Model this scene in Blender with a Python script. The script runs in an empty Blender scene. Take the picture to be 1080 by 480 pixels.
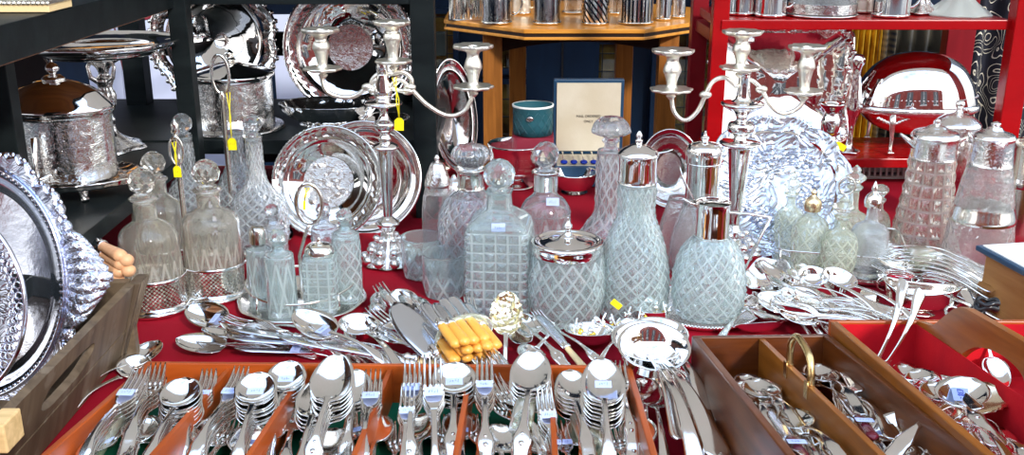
import bpy, bmesh, math, random
from mathutils import Vector, Matrix
R = math.radians
PI = math.pi
SC = bpy.context.scene
COL = SC.collection
random.seed(7)
T = 0.75                      # height of the table top
# ---------------------------------------------------------------- camera
F = 1080.0
PITCH = R(18)
CAM = Vector((0, 0, T + 0.66))
cd = bpy.data.cameras.new('camera'); cam = bpy.data.objects.new('camera', cd); COL.objects.link(cam)
cam.location = CAM; cam.rotation_euler = (R(90) - PITCH, 0, 0)
cd.sensor_width = 36; cd.lens = 36 * F / 1080; cd.clip_start = .05; cd.clip_end = 200
SC.camera = cam
def ray(px, py):
    dx = (px - 540) / F; dy = (240 - py) / F
    return Vector((dx, math.cos(PITCH) + dy * math.sin(PITCH), -math.sin(PITCH) + dy * math.cos(PITCH)))
def at(px, py, z=T):
    d = ray(px, py); return CAM + d * ((z - CAM.z) / d.z)
def atY(px, py, Y):
    d = ray(px, py); return CAM + d * (Y / d.y)
def mpp(p):                    # metres per pixel of the photograph at a point
    v = p - CAM
    return (v.y * math.cos(PITCH) - v.z * math.sin(PITCH)) / F
def YT(py, z=T): return at(540, py, z).y
# ---------------------------------------------------------------- object helpers
def tag(o, label=None, cat=None, group=None, kind=None):
    if label: o['label'] = label
    if cat: o['category'] = cat
    if group: o['group'] = group
    if kind: o['kind'] = kind
    return o
def thing(name, label, cat, loc=(0, 0, 0), rz=0, group=None):
    o = bpy.data.objects.new(name, None); COL.objects.link(o)
    o.empty_display_size = .02
    o.location = loc; o.rotation_euler = (0, 0, rz)
    return tag(o, label, cat, group)
def inst(name, me, parent=None, M=None, label=None):
    o = bpy.data.objects.new(name, me); COL.objects.link(o)
    if parent: o.parent = parent
    if M is not None: o.matrix_local = M
    if label: o['label'] = label
    return o
class MB:
    def __init__(s): s.v = []; s.f = []; s.sm = []; s.gv = {}
    def add(s, vs, fs, smooth=True, M=None):
        b = len(s.v)
        s.v.extend((M @ Vector(v)) if M is not None else Vector(v) for v in vs)
        for f in fs: s.f.append(tuple(b + i for i in f)); s.sm.append(smooth)
        return s
    def box(s, lo, hi, M=None):
        x0, y0, z0 = lo; x1, y1, z1 = hi
        vs = [(x0,y0,z0),(x1,y0,z0),(x1,y1,z0),(x0,y1,z0),(x0,y0,z1),(x1,y0,z1),(x1,y1,z1),(x0,y1,z1)]
        return s.add(vs, [(0,3,2,1),(4,5,6,7),(0,1,5,4),(1,2,6,5),(2,3,7,6),(3,0,4,7)], False, M)
    def hexa(s, b, t):          # eight free corners: bottom four, top four
        return s.add(list(b) + list(t), [(0,3,2,1),(4,5,6,7),(0,1,5,4),(1,2,6,5),(2,3,7,6),(3,0,4,7)], False)
    def prism(s, poly, z0, z1, M=None):
        n = len(poly)
        vs = [(x, y, z0) for x, y in poly] + [(x, y, z1) for x, y in poly]
        fs = [tuple(range(n))[::-1], tuple(range(n, 2*n))] + [(i, (i+1) % n, n + (i+1) % n, n + i) for i in range(n)]
        return s.add(vs, fs, False, M)
    def lathe(s, prof, seg=48, sec=None, mod=None, smooth=True, M=None, cap0=True, cap1=True):
        sec = sec or circ(seg); n = len(sec); vs = []; fs = []
        for r, z in prof:
            for k, (cx, cy) in enumerate(sec):
                q = r
                dz = 0
                if mod:
                    m = mod(2*PI*k/n, z, r)
                    if isinstance(m, tuple): q, dz = m
                    else: q = m
                vs.append((cx*q, cy*q, z + dz))
        for j in range(len(prof) - 1):
            for k in range(n):
                k2 = (k+1) % n
                fs.append((j*n+k, j*n+k2, (j+1)*n+k2, (j+1)*n+k))
        s.add(vs, fs, smooth, M)
        b = len(s.v) - len(vs)
        if cap0 and prof[0][0] > 1e-5: s.f.append(tuple(b+k for k in range(n))[::-1]); s.sm.append(smooth and False)
        if cap1 and prof[-1][0] > 1e-5: s.f.append(tuple(b+(len(prof)-1)*n+k for k in range(n))); s.sm.append(False)
        return s
    def tube(s, pts, r, seg=8, closed=False, M=None, flat=1.0):
        pts = [Vector(p) for p in pts]; n = len(pts)
        rr = r if isinstance(r, (list, tuple)) else [r]*n
        vs = []; fs = []; up = None
        for i, p in enumerate(pts):
            if closed: t = pts[(i+1) % n] - pts[i-1]
            else: t = pts[min(i+1, n-1)] - pts[max(i-1, 0)]
            if t.length < 1e-9: t = Vector((0,0,1))
            t.normalize()
            if up is None:
                up = Vector((0,0,1)) if abs(t.z) < .9 else Vector((1,0,0))
            up = (up - t*up.dot(t))
            if up.length < 1e-6: up = t.orthogonal()
            up.normalize(); sd = t.cross(up)
            for k in range(seg):
                a = 2*PI*k/seg
                vs.append(p + sd*math.cos(a)*rr[i] + up*math.sin(a)*rr[i]*flat)
        m = n if closed else n-1
        for i in range(m):
            for k in range(seg):
                k2 = (k+1) % seg; j = (i+1) % n
                fs.append((i*seg+k, i*seg+k2, j*seg+k2, j*seg+k))
        if not closed: fs += [tuple(range(seg))[::-1], tuple((n-1)*seg+k for k in range(seg))]
        return s.add(vs, fs, True, M)
    def ball(s, c, r, sub=2, smooth=False, sc=(1,1,1), M=None):
        vs, fs = ico(sub)
        vs = [(c[0]+x*r*sc[0], c[1]+y*r*sc[1], c[2]+z*r*sc[2]) for x, y, z in vs]
        return s.add(vs, fs, smooth, M)
    def mesh(s, name, mat):
        me = bpy.data.meshes.new(name)
        me.from_pydata([tuple(v) for v in s.v], [], s.f)
        me.polygons.foreach_set('use_smooth', s.sm)
        if mat: me.materials.append(mat)
        if s.gv:
            at_ = me.attributes.new('groove', 'FLOAT', 'POINT'); q = [0.0]*len(s.v)
            for k_, x_ in s.gv.items(): q[k_] = x_
            at_.data.foreach_set('value', q)
        me.update()
        return me
    def obj(s, name, mat, parent=None, M=None, bev=0, label=None):
        o = inst(name, s.mesh(name, mat), parent, M, label)
        if bev:
            b = o.modifiers.new('bevel', 'BEVEL'); b.width = bev; b.segments = 2; b.limit_method = 'ANGLE'
        return o
_ico = {}
def ico(sub):
    if sub not in _ico:
        bm = bmesh.new(); bmesh.ops.create_icosphere(bm, subdivisions=sub, radius=1)
        bm.verts.index_update()
        _ico[sub] = ([tuple(v.co) for v in bm.verts], [tuple(v.index for v in f.verts) for f in bm.faces]); bm.free()
    return _ico[sub]
def circ(n, ph=0): return [(math.cos(2*PI*k/n+ph), math.sin(2*PI*k/n+ph)) for k in range(n)]
def sqsec(n, rot=0, rnd=.22, ax=1, ay=1):
    # rounded square, half width 1, n points spread evenly along its edge
    s = 1 - rnd; L = 8*s + 2*PI*rnd; out = []
    for k in range(n):
        d = (k/n*L + s) % L; q = 0
        seglen = 2*s + PI/2*rnd
        q = int(d // seglen); e = d - q*seglen
        if e < 2*s: x, y = 1, -s + e
        else:
            a = (e - 2*s)/rnd; x, y = s + rnd*math.cos(a), s + rnd*math.sin(a)
        for _ in range(q): x, y = -y, x
        x *= ax; y *= ay
        c, sn = math.cos(rot), math.sin(rot)
        out.append((x*c - y*sn, x*sn + y*c))
    return out
def spline(pts, sub=5):
    # Catmull-Rom through the points; a repeated point makes a sharp corner
    parts = [[]]
    for p in pts:
        if parts[-1] and parts[-1][-1] == p: parts.append([p])
        else: parts[-1].append(p)
    out = []
    for q in parts:
        n = len(q)
        if n < 3:
            for p in q:
                if not out or out[-1] != p: out.append(p)
            continue
        for i in range(n-1):
            p0, p1, p2, p3 = q[max(i-1,0)], q[i], q[i+1], q[min(i+2,n-1)]
            for k in range(sub):
                t = k/sub
                v = tuple(.5*((2*b) + (-a+c)*t + (2*a-5*b+4*c-d)*t*t + (-a+3*b-3*c+d)*t*t*t) for a, b, c, d in zip(p0, p1, p2, p3))
                if not out or out[-1] != v: out.append(v)
        out.append(q[-1])
    return out
def arcpts(p, n):              # resample a polyline evenly
    L = [0]
    for a, b in zip(p, p[1:]): L.append(L[-1] + math.dist(a, b))
    out = []; j = 0
    for k in range(n+1):
        d = L[-1]*k/n
        while j < len(p)-2 and L[j+1] < d: j += 1
        t = 0 if L[j+1] == L[j] else (d-L[j])/(L[j+1]-L[j])
        out.append(tuple(a+(b-a)*t for a, b in zip(p[j], p[j+1])))
    return out
# ---------------------------------------------------------------- materials
def mat(name):
    m = bpy.data.materials.new(name); m.use_nodes = True
    nt = m.node_tree; b = nt.nodes['Principled BSDF']; return m, nt, b
def pr(name, col, rough=.5, metal=0, **kw):
    m, nt, b = mat(name)
    b.inputs['Base Color'].default_value = (*col, 1); b.inputs['Roughness'].default_value = rough
    b.inputs['Metallic'].default_value = metal
    for k, v in kw.items(): b.inputs[k.replace('_', ' ')].default_value = v
    return m
def bump(nt, b, kind='noise', scale=80, st=.2, dist=.001, coord='Object', detail=3, stretch=None):
    tc = nt.nodes.new('ShaderNodeTexCoord'); mp = nt.nodes.new('ShaderNodeMapping')
    nt.links.new(tc.outputs[coord], mp.inputs[0])
    if stretch: mp.inputs['Scale'].default_value = stretch
    if kind == 'noise':
        t = nt.nodes.new('ShaderNodeTexNoise'); t.inputs['Scale'].default_value = scale; t.inputs['Detail'].default_value = detail; o = t.outputs[0]
    elif kind == 'scroll':
        t = nt.nodes.new('ShaderNodeTexNoise'); t.inputs['Scale'].default_value = scale; t.inputs['Detail'].default_value = 1.5; t.inputs['Distortion'].default_value = 2.5
        w = nt.nodes.new('ShaderNodeMath'); w.operation = 'PINGPONG'; w.inputs[1].default_value = .08
        nt.links.new(t.outputs[0], w.inputs[0]); o = w.outputs[0]
        nt.links.new(mp.outputs[0], t.inputs[0])
        st *= 1
    else:
        t = nt.nodes.new('ShaderNodeTexVoronoi'); t.inputs['Scale'].default_value = scale; o = t.outputs[0]
    nt.links.new(mp.outputs[0], t.inputs['Vector'])
    bp = nt.nodes.new('ShaderNodeBump'); bp.inputs['Strength'].default_value = st; bp.inputs['Distance'].default_value = dist
    nt.links.new(o, bp.inputs['Height']); nt.links.new(bp.outputs[0], b.inputs['Normal'])
    return bp
def silver(name, col=(.93,.91,.88), rough=.09, kind=None, **kw):
    m = pr(name, col, rough, 1.0)
    if kind: bump(m.node_tree, m.node_tree.nodes['Principled BSDF'], kind, **kw)
    return m
def glass(name, col, rough=.0, milk=.06, mcol=(.9,.97,1), bumps=None):
    m, nt, b = mat(name)
    b.inputs['Base Color'].default_value = (*col, 1); b.inputs['Roughness'].default_value = rough
    b.inputs['Transmission Weight'].default_value = 1; b.inputs['IOR'].default_value = 1.52
    out = nt.nodes['Material Output']
    d = nt.nodes.new('ShaderNodeBsdfTranslucent'); d.inputs[0].default_value = (*mcol, 1)
    d2 = nt.nodes.new('ShaderNodeBsdfDiffuse'); d2.inputs[0].default_value = (*mcol, 1)
    mx = nt.nodes.new('ShaderNodeMixShader'); mx.inputs[0].default_value = .5
    nt.links.new(d.outputs[0], mx.inputs[1]); nt.links.new(d2.outputs[0], mx.inputs[2])
    m2 = nt.nodes.new('ShaderNodeMixShader'); m2.inputs[0].default_value = milk
    ga = nt.nodes.new('ShaderNodeAttribute'); ga.attribute_name = 'groove'     # the ground lines of the cutting are frosted
    gr = nt.nodes.new('ShaderNodeMapRange'); gr.inputs[1].default_value = .70; gr.inputs[2].default_value = .86; gr.inputs[3].default_value = milk; gr.inputs[4].default_value = min(1, milk + .24)
    nt.links.new(ga.outputs['Fac'], gr.inputs[0]); nt.links.new(gr.outputs[0], m2.inputs[0])
    nt.links.new(b.outputs[0], m2.inputs[1]); nt.links.new(mx.outputs[0], m2.inputs[2]); nt.links.new(m2.outputs[0], out.inputs[0])
    if bumps: bump(nt, b, **bumps)
    return m
def wood(name, c1, c2, scale=6, rough=.35, stretch=(1,12,12), bm=.15, wear=None):
    m, nt, b = mat(name)
    tc = nt.nodes.new('ShaderNodeTexCoord'); mp = nt.nodes.new('ShaderNodeMapping'); mp.inputs['Scale'].default_value = stretch
    n = nt.nodes.new('ShaderNodeTexNoise'); n.inputs['Scale'].default_value = scale; n.inputs['Detail'].default_value = 6; n.inputs['Distortion'].default_value = .6
    cr = nt.nodes.new('ShaderNodeValToRGB')
    cr.color_ramp.elements[0].color = (*c1, 1); cr.color_ramp.elements[1].color = (*c2, 1)
    cr.color_ramp.elements[0].position = .3; cr.color_ramp.elements[1].position = .7
    L = nt.links.new
    L(tc.outputs['Object'], mp.inputs[0]); L(mp.outputs[0], n.inputs['Vector']); L(n.outputs[0], cr.inputs[0])
    col = cr.outputs[0]
    if wear:
        n2 = nt.nodes.new('ShaderNodeTexNoise'); n2.inputs['Scale'].default_value = 28; n2.inputs['Detail'].default_value = 5
        L(tc.outputs['Object'], n2.inputs['Vector'])
        c2r = nt.nodes.new('ShaderNodeValToRGB'); c2r.color_ramp.elements[0].position = .6; c2r.color_ramp.elements[1].position = .66
        L(n2.outputs[0], c2r.inputs[0])
        mx = nt.nodes.new('ShaderNodeMixRGB'); L(c2r.outputs[0], mx.inputs[0]); L(col, mx.inputs[1]); mx.inputs[2].default_value = (*wear, 1); col = mx.outputs[0]
    L(col, b.inputs['Base Color']); b.inputs['Roughness'].default_value = rough; b.inputs['Specular IOR Level'].default_value = .3
    bp = nt.nodes.new('ShaderNodeBump'); bp.inputs['Strength'].default_value = bm; bp.inputs['Distance'].default_value = .001
    L(n.outputs[0], bp.inputs['Height']); L(bp.outputs[0], b.inputs['Normal'])
    return m
def pierced(name, k=14, col=(.9,.88,.84), kind='lattice', thr=.35, rough=.12, zk=1.0, R0=.04):
    # silver band pierced with a repeating fretwork; holes are real see-through
    m, nt, b = mat(name); L = nt.links.new; N = nt.nodes.new
    b.inputs['Base Color'].default_value = (*col, 1); b.inputs['Metallic'].default_value = 1; b.inputs['Roughness'].default_value = rough
    tc = N('ShaderNodeTexCoord'); sx = N('ShaderNodeSeparateXYZ'); L(tc.outputs['Object'], sx.inputs[0])
    at2 = N('ShaderNodeMath'); at2.operation = 'ARCTAN2'; L(sx.outputs[1], at2.inputs[0]); L(sx.outputs[0], at2.inputs[1])
    def mth(op, a, c=None):
        q = N('ShaderNodeMath'); q.operation = op
        for i, x in enumerate((a, c)):
            if x is None: continue
            if isinstance(x, (int, float)): q.inputs[i].default_value = x
            else: L(x, q.inputs[i])
        return q.outputs[0]
    u = mth('MULTIPLY', at2.outputs[0], k/(2*PI)*2); v = mth('MULTIPLY', sx.outputs[2], k/(2*PI*R0)*2*zk)
    if kind == 'lattice':
        a = mth('SINE', mth('MULTIPLY', mth('ADD', u, v), PI)); c = mth('SINE', mth('MULTIPLY', mth('SUBTRACT', u, v), PI))
        h = mth('ABSOLUTE', mth('MULTIPLY', a, c)); mask = mth('GREATER_THAN', h, thr)
    elif kind == 'slots':
        a = mth('SINE', mth('MULTIPLY', u, PI)); mask = mth('GREATER_THAN', a, thr)
    elif kind == 'diag':
        a = mth('SINE', mth('MULTIPLY', mth('ADD', u, mth('MULTIPLY', v, .6)), PI)); mask = mth('GREATER_THAN', a, thr)
    else:
        cb = N('ShaderNodeCombineXYZ'); L(u, cb.inputs[0]); L(v, cb.inputs[1])
        n = N('ShaderNodeTexNoise'); n.inputs['Scale'].default_value = .9; n.inputs['Detail'].default_value = .6; n.inputs['Distortion'].default_value = 1.6
        L(cb.outputs[0], n.inputs['Vector'])
        pp = mth('PINGPONG', n.outputs[0], .055); mask = mth('GREATER_THAN', pp, thr)
    tr = N('ShaderNodeBsdfTransparent'); mx = N('ShaderNodeMixShader')
    L(mask, mx.inputs[0]); L(b.outputs[0], mx.inputs[1]); L(tr.outputs[0], mx.inputs[2]); L(mx.outputs[0], nt.nodes['Material Output'].inputs[0])
    return m
def cloth(name, c1, c2, scale=4, rough=.9, sheen=.4, bs=300):
    m, nt, b = mat(name)
    tc = nt.nodes.new('ShaderNodeTexCoord'); n = nt.nodes.new('ShaderNodeTexNoise'); n.inputs['Scale'].default_value = scale; n.inputs['Detail'].default_value = 6
    cr = nt.nodes.new('ShaderNodeValToRGB'); cr.color_ramp.elements[0].color = (*c1, 1); cr.color_ramp.elements[1].color = (*c2, 1)
    cr.color_ramp.elements[0].position = .35; cr.color_ramp.elements[1].position = .65
    nt.links.new(tc.outputs['Object'], n.inputs['Vector']); nt.links.new(n.outputs[0], cr.inputs[0]); nt.links.new(cr.outputs[0], b.inputs['Base Color'])
    b.inputs['Roughness'].default_value = rough; b.inputs['Sheen Weight'].default_value = sheen; b.inputs['Specular IOR Level'].default_value = .2
    n2 = nt.nodes.new('ShaderNodeTexNoise'); n2.inputs['Scale'].default_value = bs
    nt.links.new(tc.outputs['Object'], n2.inputs['Vector'])
    bp = nt.nodes.new('ShaderNodeBump'); bp.inputs['Strength'].default_value = .25; bp.inputs['Distance'].default_value = .001
    nt.links.new(n2.outputs[0], bp.inputs['Height']); nt.links.new(bp.outputs[0], b.inputs['Normal'])
    return m
SIL = silver('silver', rough=.06)
SILW = silver('silver_worn', (.90,.87,.80), .16, 'noise', scale=60, st=.25, dist=.002)
SILC = silver('silver_cream', (.96,.92,.80), .33, 'scroll', scale=60, st=.8, dist=.003)
SILE = silver('silver_engraved', (.92,.90,.87), .12, 'scroll', scale=55, st=.6, dist=.003)
SILR = silver('silver_repousse', (.68,.74,.86), .26, 'scroll', scale=13, st=1, dist=.02)  # blue in the base colour stands in for reflected sky
SILH = silver('silver_hammered', (.93,.91,.88), .1, 'voronoi', scale=55, st=.5, dist=.003)
SILF = silver('silver_flatware', (.92,.90,.86), .10, 'noise', scale=90, st=.08, dist=.001)
SILB = silver('silver_blade', (.82,.85,.90), .17)
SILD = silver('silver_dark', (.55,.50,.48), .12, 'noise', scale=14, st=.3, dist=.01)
SILV = silver('silver_violet', (.80,.82,.92), .13, 'noise', scale=70, st=.15, dist=.002)
SILVE = silver('silver_violet_engraved', (.50,.52,.60), .18, 'scroll', scale=30, st=.9, dist=.005)
BRASS = silver('brass', (.75,.55,.25), .25)
GLC = glass('glass_clear', (.98,.99,1), milk=.09)
GLA = glass('glass_cool', (.93,1,1), milk=.14, mcol=(.88,1,1))
GLW = glass('glass_warm', (1,.98,.92), milk=.10, mcol=(1,.96,.86))
GLG = glass('glass_green', (.98,1,.94), milk=.17, mcol=(.95,1,.85))
GLF = glass('glass_etched', (.97,.99,1), rough=.08, milk=.13, bumps=dict(kind='scroll', scale=45, st=.3, dist=.003))
GLE = glass('glass_pressed', (.99,1,1), milk=.12, mcol=(1,.99,.95), bumps=dict(kind='voronoi', scale=110, st=.35, dist=.003))
RED = cloth('crimson_velvet', (.22,.0,.009), (.30,.0,.013), sheen=0)
REDF = cloth('red_baize', (.55,.006,.012), (.42,.004,.012), scale=14, sheen=0)
GRN = cloth('green_baize', (.0,.07,.035), (.0,.10,.05), scale=20, sheen=0)
GREYC = cloth('grey_blue_fabric', (.10,.11,.14), (.22,.22,.28), scale=9, sheen=0)
W_OAK = wood('golden_oak', (.55,.21,.025), (.80,.36,.06), 5, .3)
W_OAKV = wood('brown_oak', (.20,.07,.012), (.36,.13,.025), 6, .4, (12,12,1))
W_DK = wood('dark_stained_wood', (.012,.006,.004), (.03,.014,.008), 6, .5)
W_MAH = wood('orange_mahogany', (.30,.050,.006), (.42,.080,.012), 5, .32)
W_MAHY = wood('orange_mahogany_lengthways', (.30,.050,.006), (.42,.080,.012), 5, .32, (12,1,12))
W_WAL = wood('walnut_box', (.060,.013,.002), (.15,.040,.006), 6, .3, (12,1,12))
W_WALX = wood('walnut_box_crossways', (.065,.013,.002), (.13,.032,.005), 6, .3)
W_HON = wood('honey_wood', (.17,.048,.004), (.32,.105,.014), 6, .3, (12,1,12))
W_CR = wood('weathered_brown', (.075,.050,.030), (.165,.115,.070), 5, .55, (10,1,10), .5, wear=(.17,.13,.09))
W_CRX = wood('weathered_brown_post', (.065,.045,.030), (.14,.10,.065), 5, .55, (10,10,1), .5, wear=(.2,.15,.09))
W_PALE = wood('pale_worn_end', (.55,.36,.15), (.75,.52,.25), 8, .6)
W_SHELF = wood('black_green_paint', (.004,.006,.007), (.010,.014,.015), 9, .45, (1,3,3), .3)
W_SHELF.node_tree.nodes['Principled BSDF'].inputs['Specular IOR Level'].default_value = .12
W_UNDER = wood('brown_underside', (.16,.05,.012), (.26,.09,.02), 5, .4)
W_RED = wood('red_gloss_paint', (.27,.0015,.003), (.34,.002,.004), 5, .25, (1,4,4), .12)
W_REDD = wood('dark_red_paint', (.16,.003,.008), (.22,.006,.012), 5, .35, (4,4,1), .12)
W_BEECH = wood('tan_handle', (.72,.36,.18), (.80,.45,.25), 9, .4, bm=.05)
BLUEP = wood('navy_paint', (.001,.009,.028), (.002,.013,.038), 7, .4, (4,4,1), .15)
IVORY = pr('ivory', (.82,.38,.06), .3, Subsurface_Weight=.15)
IVORYP = pr('pale_ivory', (.82,.62,.32), .3)
BLACK = pr('black', (.012,.012,.014), .35)
YEL = pr('yellow_tag', (.95,.80,.0), .5)
PAPER = pr('sticker_paper', (.45,.54,.86), .6)
INK = pr('blue_ink', (.10,.14,.5), .6)
INKD = pr('dark_ink', (.25,.16,.02), .6)
NAVY = pr('navy_leatherette', (.008,.045,.10), .4)
CREAM = cloth('cream_satin', (.52,.45,.33), (.60,.54,.43), scale=10, rough=.6, sheen=0)
TEAL = pr('teal_leatherette', (.012,.085,.11), .45)
BLUEEN = pr('blue_enamel', (.004,.03,.35), .12, .3)
MAROON = pr('maroon_card', (.22,.01,.03), .5)
WHITE = pr('white_card', (.85,.86,.84), .5)
FILM = glass('cling_film', (.97,1,.85), rough=.15, milk=.18, mcol=(.95,1,.7))
RUBBER = pr('black_plastic', (.01,.01,.012), .3)
PALEB = pr('pale_blue_card', (.55,.60,.80), .6)
PAVE = cloth('grey_paving', (.16,.155,.15), (.26,.25,.24), scale=2, rough=.8, sheen=0, bs=60)
P_LAT = pierced('pierced_lattice', 22, thr=.30, R0=.05)
P_SCR = pierced('pierced_scrolls', 16, kind='scroll', thr=.024, R0=.03)
P_SLOT = pierced('pierced_slots', 26, kind='slots', thr=.1, R0=.03)
P_DIAG = pierced('pierced_fans', 16, kind='diag', thr=.2, R0=.03)
# ---------------------------------------------------------------- shape helpers
def pxprof(cx, Y, pts, z0=None):
    """a silhouette measured as (half width, row) becomes a profile in metres at depth Y"""
    out = []
    for r, y in pts:
        p = atY(cx, y, Y); out.append((max(r, .0)*mpp(p), p.z))
    if z0 is not None: out[0] = (out[0][0], z0)
    return out
def shift(prof, z0): return [(r, max(0, z - z0)) for r, z in prof]
def cut_vessel(prof, n=18, cut=None, depth=.0022, th=.0035, style='diamond', sec=None, seg=56, openw=True, sub=5):
    """glass vessel with real wall thickness; between the heights cut=(a,b) it is cut into pyramids"""
    P = spline(prof, sub)
    mb = MB()
    N = 2*n
    def outline(m): return sec(m) if sec else circ(m)
    lo = P; zones = []
    if cut:
        a, b = cut
        below = [p for p in P if p[1] < a]; mid = [p for p in P if a <= p[1] <= b]; above = [p for p in P if p[1] > b]
        if len(mid) < 2: mid = [(P[-1][0], a), (P[-1][0], b)]
        if below: mid = [below[-1]] + mid
        if above: mid = mid + [above[0]]
        rm = sum(p[0] for p in mid)/len(mid)
        L = sum(math.dist(p, q) for p, q in zip(mid, mid[1:]))
        asp = {'diamond': 1.35, 'square': 1.0, 'long': 4, 'hob': 1.0, 'brick': 1.4}[style]
        rows = max(2, round(L/(PI*rm/n*asp)/2)*2)
        M_ = arcpts(mid, rows)
        sc = outline(N); vs = []; fs = []
        for j, (r, z) in enumerate(M_):
            edge = j == 0 or j == rows
            for i, (cx, cy) in enumerate(sc):
                if style in ('diamond', 'long'): pk = (i + j) % 2
                if style in ('diamond', 'long') and not pk or style not in ('diamond', 'long') and not (i % 2 and j % 2): mb.gv[j*N+i] = 1.0
                if style in ('diamond', 'long'): pk = (i + j) % 2
                else: pk = (i % 2) * (j % 2)
                d = 0 if edge else (depth if pk else 0)
                if style == 'hob' and pk: d *= 1.4
                q = 1 + d/max(r, 1e-4)
                vs.append((cx*r*q, cy*r*q, z))
        for j in range(rows):
            for i in range(N):
                i2 = (i+1) % N
                A, B, C, D = j*N+i, j*N+i2, (j+1)*N+i2, (j+1)*N+i
                if style in ('diamond', 'long'): e = (i + j) % 2 == 0
                else: e = (i % 2) == (j % 2)
                if e: fs += [(A, B, C), (A, C, D)]
                else: fs += [(A, B, D), (B, C, D)]
        mb.add(vs, fs, False)
        if below: mb.lathe(below, sec=outline(N), cap1=False, smooth=True)
        else: mb.add([vs[k] for k in range(N)], [tuple(range(N))[::-1]], False)
        if above: mb.lathe(above, sec=outline(N), cap0=False, cap1=False)
        SN = N
    else:
        SN = seg; mb.lathe(P, sec=outline(SN), cap1=False)
    zb = P[0][1] + max(.006, th*1.6)
    inner = [(max(r - th, .0015), z) for r, z in P if z > zb]
    inner = [(max(inner[0][0]*.6, .001), zb)] + inner
    inn = arcpts(inner, 22)
    mb.lathe([(inn[0][0]*.02, zb)] + inn + [(P[-1][0], P[-1][1])], sec=outline(SN), cap0=True, cap1=False)
    # inner faces must look into the hollow: they wind the other way
    k = (len(inn)+1)*SN + 1
    for q in range(len(mb.f)-k, len(mb.f)): mb.f[q] = mb.f[q][::-1]
    return mb
def strokes(w, h, z, n, seed, mat_parent):
    rnd = random.Random(seed); mb = MB()
    for k in range(n):
        x = -w/2 + w*(k+.5)/n
        pts = [(x + rnd.uniform(-.3,.3)*w/n, rnd.uniform(-.5,.5)*h, z) for _ in range(4)]
        mb.tube(pts, w*.018, 4)
    return mb
def sticker_meshes():
    s = MB().box((-.0065,-.004,0), (.0065,.004,.0004)).mesh('price_sticker', PAPER)
    k = [strokes(.008, .0035, .0006, 4, i, None).mesh('writing', INK) for i in range(3)]
    return s, k
STK, STKW = sticker_meshes()
_sn = [0]
def sticker(parent, M, sc=1.0):
    o = inst('price_sticker', STK, parent, M @ Matrix.Scale(sc, 4)); o['label'] = 'small pale blue price sticker'
    _sn[0] += 1
    inst('writing', STKW[_sn[0] % 3], o)
    return o
def frame(origin, y, up=(0,0,1)):
    """matrix whose +Y is y and whose +Z leans to up"""
    y = Vector(y).normalized(); up = Vector(up); x = y.cross(up)
    if x.length < 1e-6: x = Vector((1,0,0))
    x.normalize(); z = x.cross(y)
    M = Matrix((x, y, z)).transposed().to_4x4(); M.translation = Vector(origin); return M
def TR(x=0, y=0, z=0): return Matrix.Translation((x, y, z))
def RX(a): return Matrix.Rotation(R(a), 4, 'X')
def RY(a): return Matrix.Rotation(R(a), 4, 'Y')
def RZ(a): return Matrix.Rotation(R(a), 4, 'Z')
def S3(x, y, z): return Matrix.Diagonal((x, y, z, 1))
# ---------------------------------------------------------------- flatware
def ribbon(st, nx=8, th=.0014, M=None, mb=None, xoff=None):
    """st: (y, half width, z, dish, x centre) stations -> a closed thin solid"""
    mb = mb or MB(); rows = len(st); vs = []
    for side in (0, 1):
        for q in st:
            y, w, z, d = q[:4]; xc = q[4] if len(q) > 4 else 0
            t_ = q[5] if len(q) > 5 else th
            for k in range(nx+1):
                t = -1 + 2*k/nx
                e = 1 if abs(t) < .99 else .5
                vs.append((xc + w*t, y, z - d*(1 - t*t) + (t_/2 if side == 0 else -t_/2)*e))
    n1 = nx + 1; o = rows*n1; fs = []
    for j in range(rows-1):
        for k in range(nx):
            a = j*n1+k
            fs.append((a, a+1, a+1+n1, a+n1)); fs.append((o+a, o+a+n1, o+a+1+n1, o+a+1))
        a = j*n1; fs.append((a, a+n1, o+a+n1, o+a)); a = j*n1+nx; fs.append((a, o+a, o+a+n1, a+n1))
    for k in range(nx):
        fs.append((k, o+k, o+k+1, k+1)); a = (rows-1)*n1+k; fs.append((a, a+1, o+a+1, o+a))
    mb.add(vs, fs, True, M); return mb
def bowl_mb(L=.066, W=.0215, D=.010, egg=.15, flute=0):
    st = []; n = 16
    for k in range(n+1):
        t = -1 + 2*k/n
        w = W*math.sqrt(max(0, 1 - t*t))*(1 - egg*t) + .0012
        if flute: w *= 1 + flute*abs(math.sin(k*PI/2.0))
        st.append((t*L/2, w, .0035*(t**2)*(-1 if t < 0 else .6) , D*max(0, 1 - t*t)**.8))
    return ribbon(st, 10, .0013)
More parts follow.
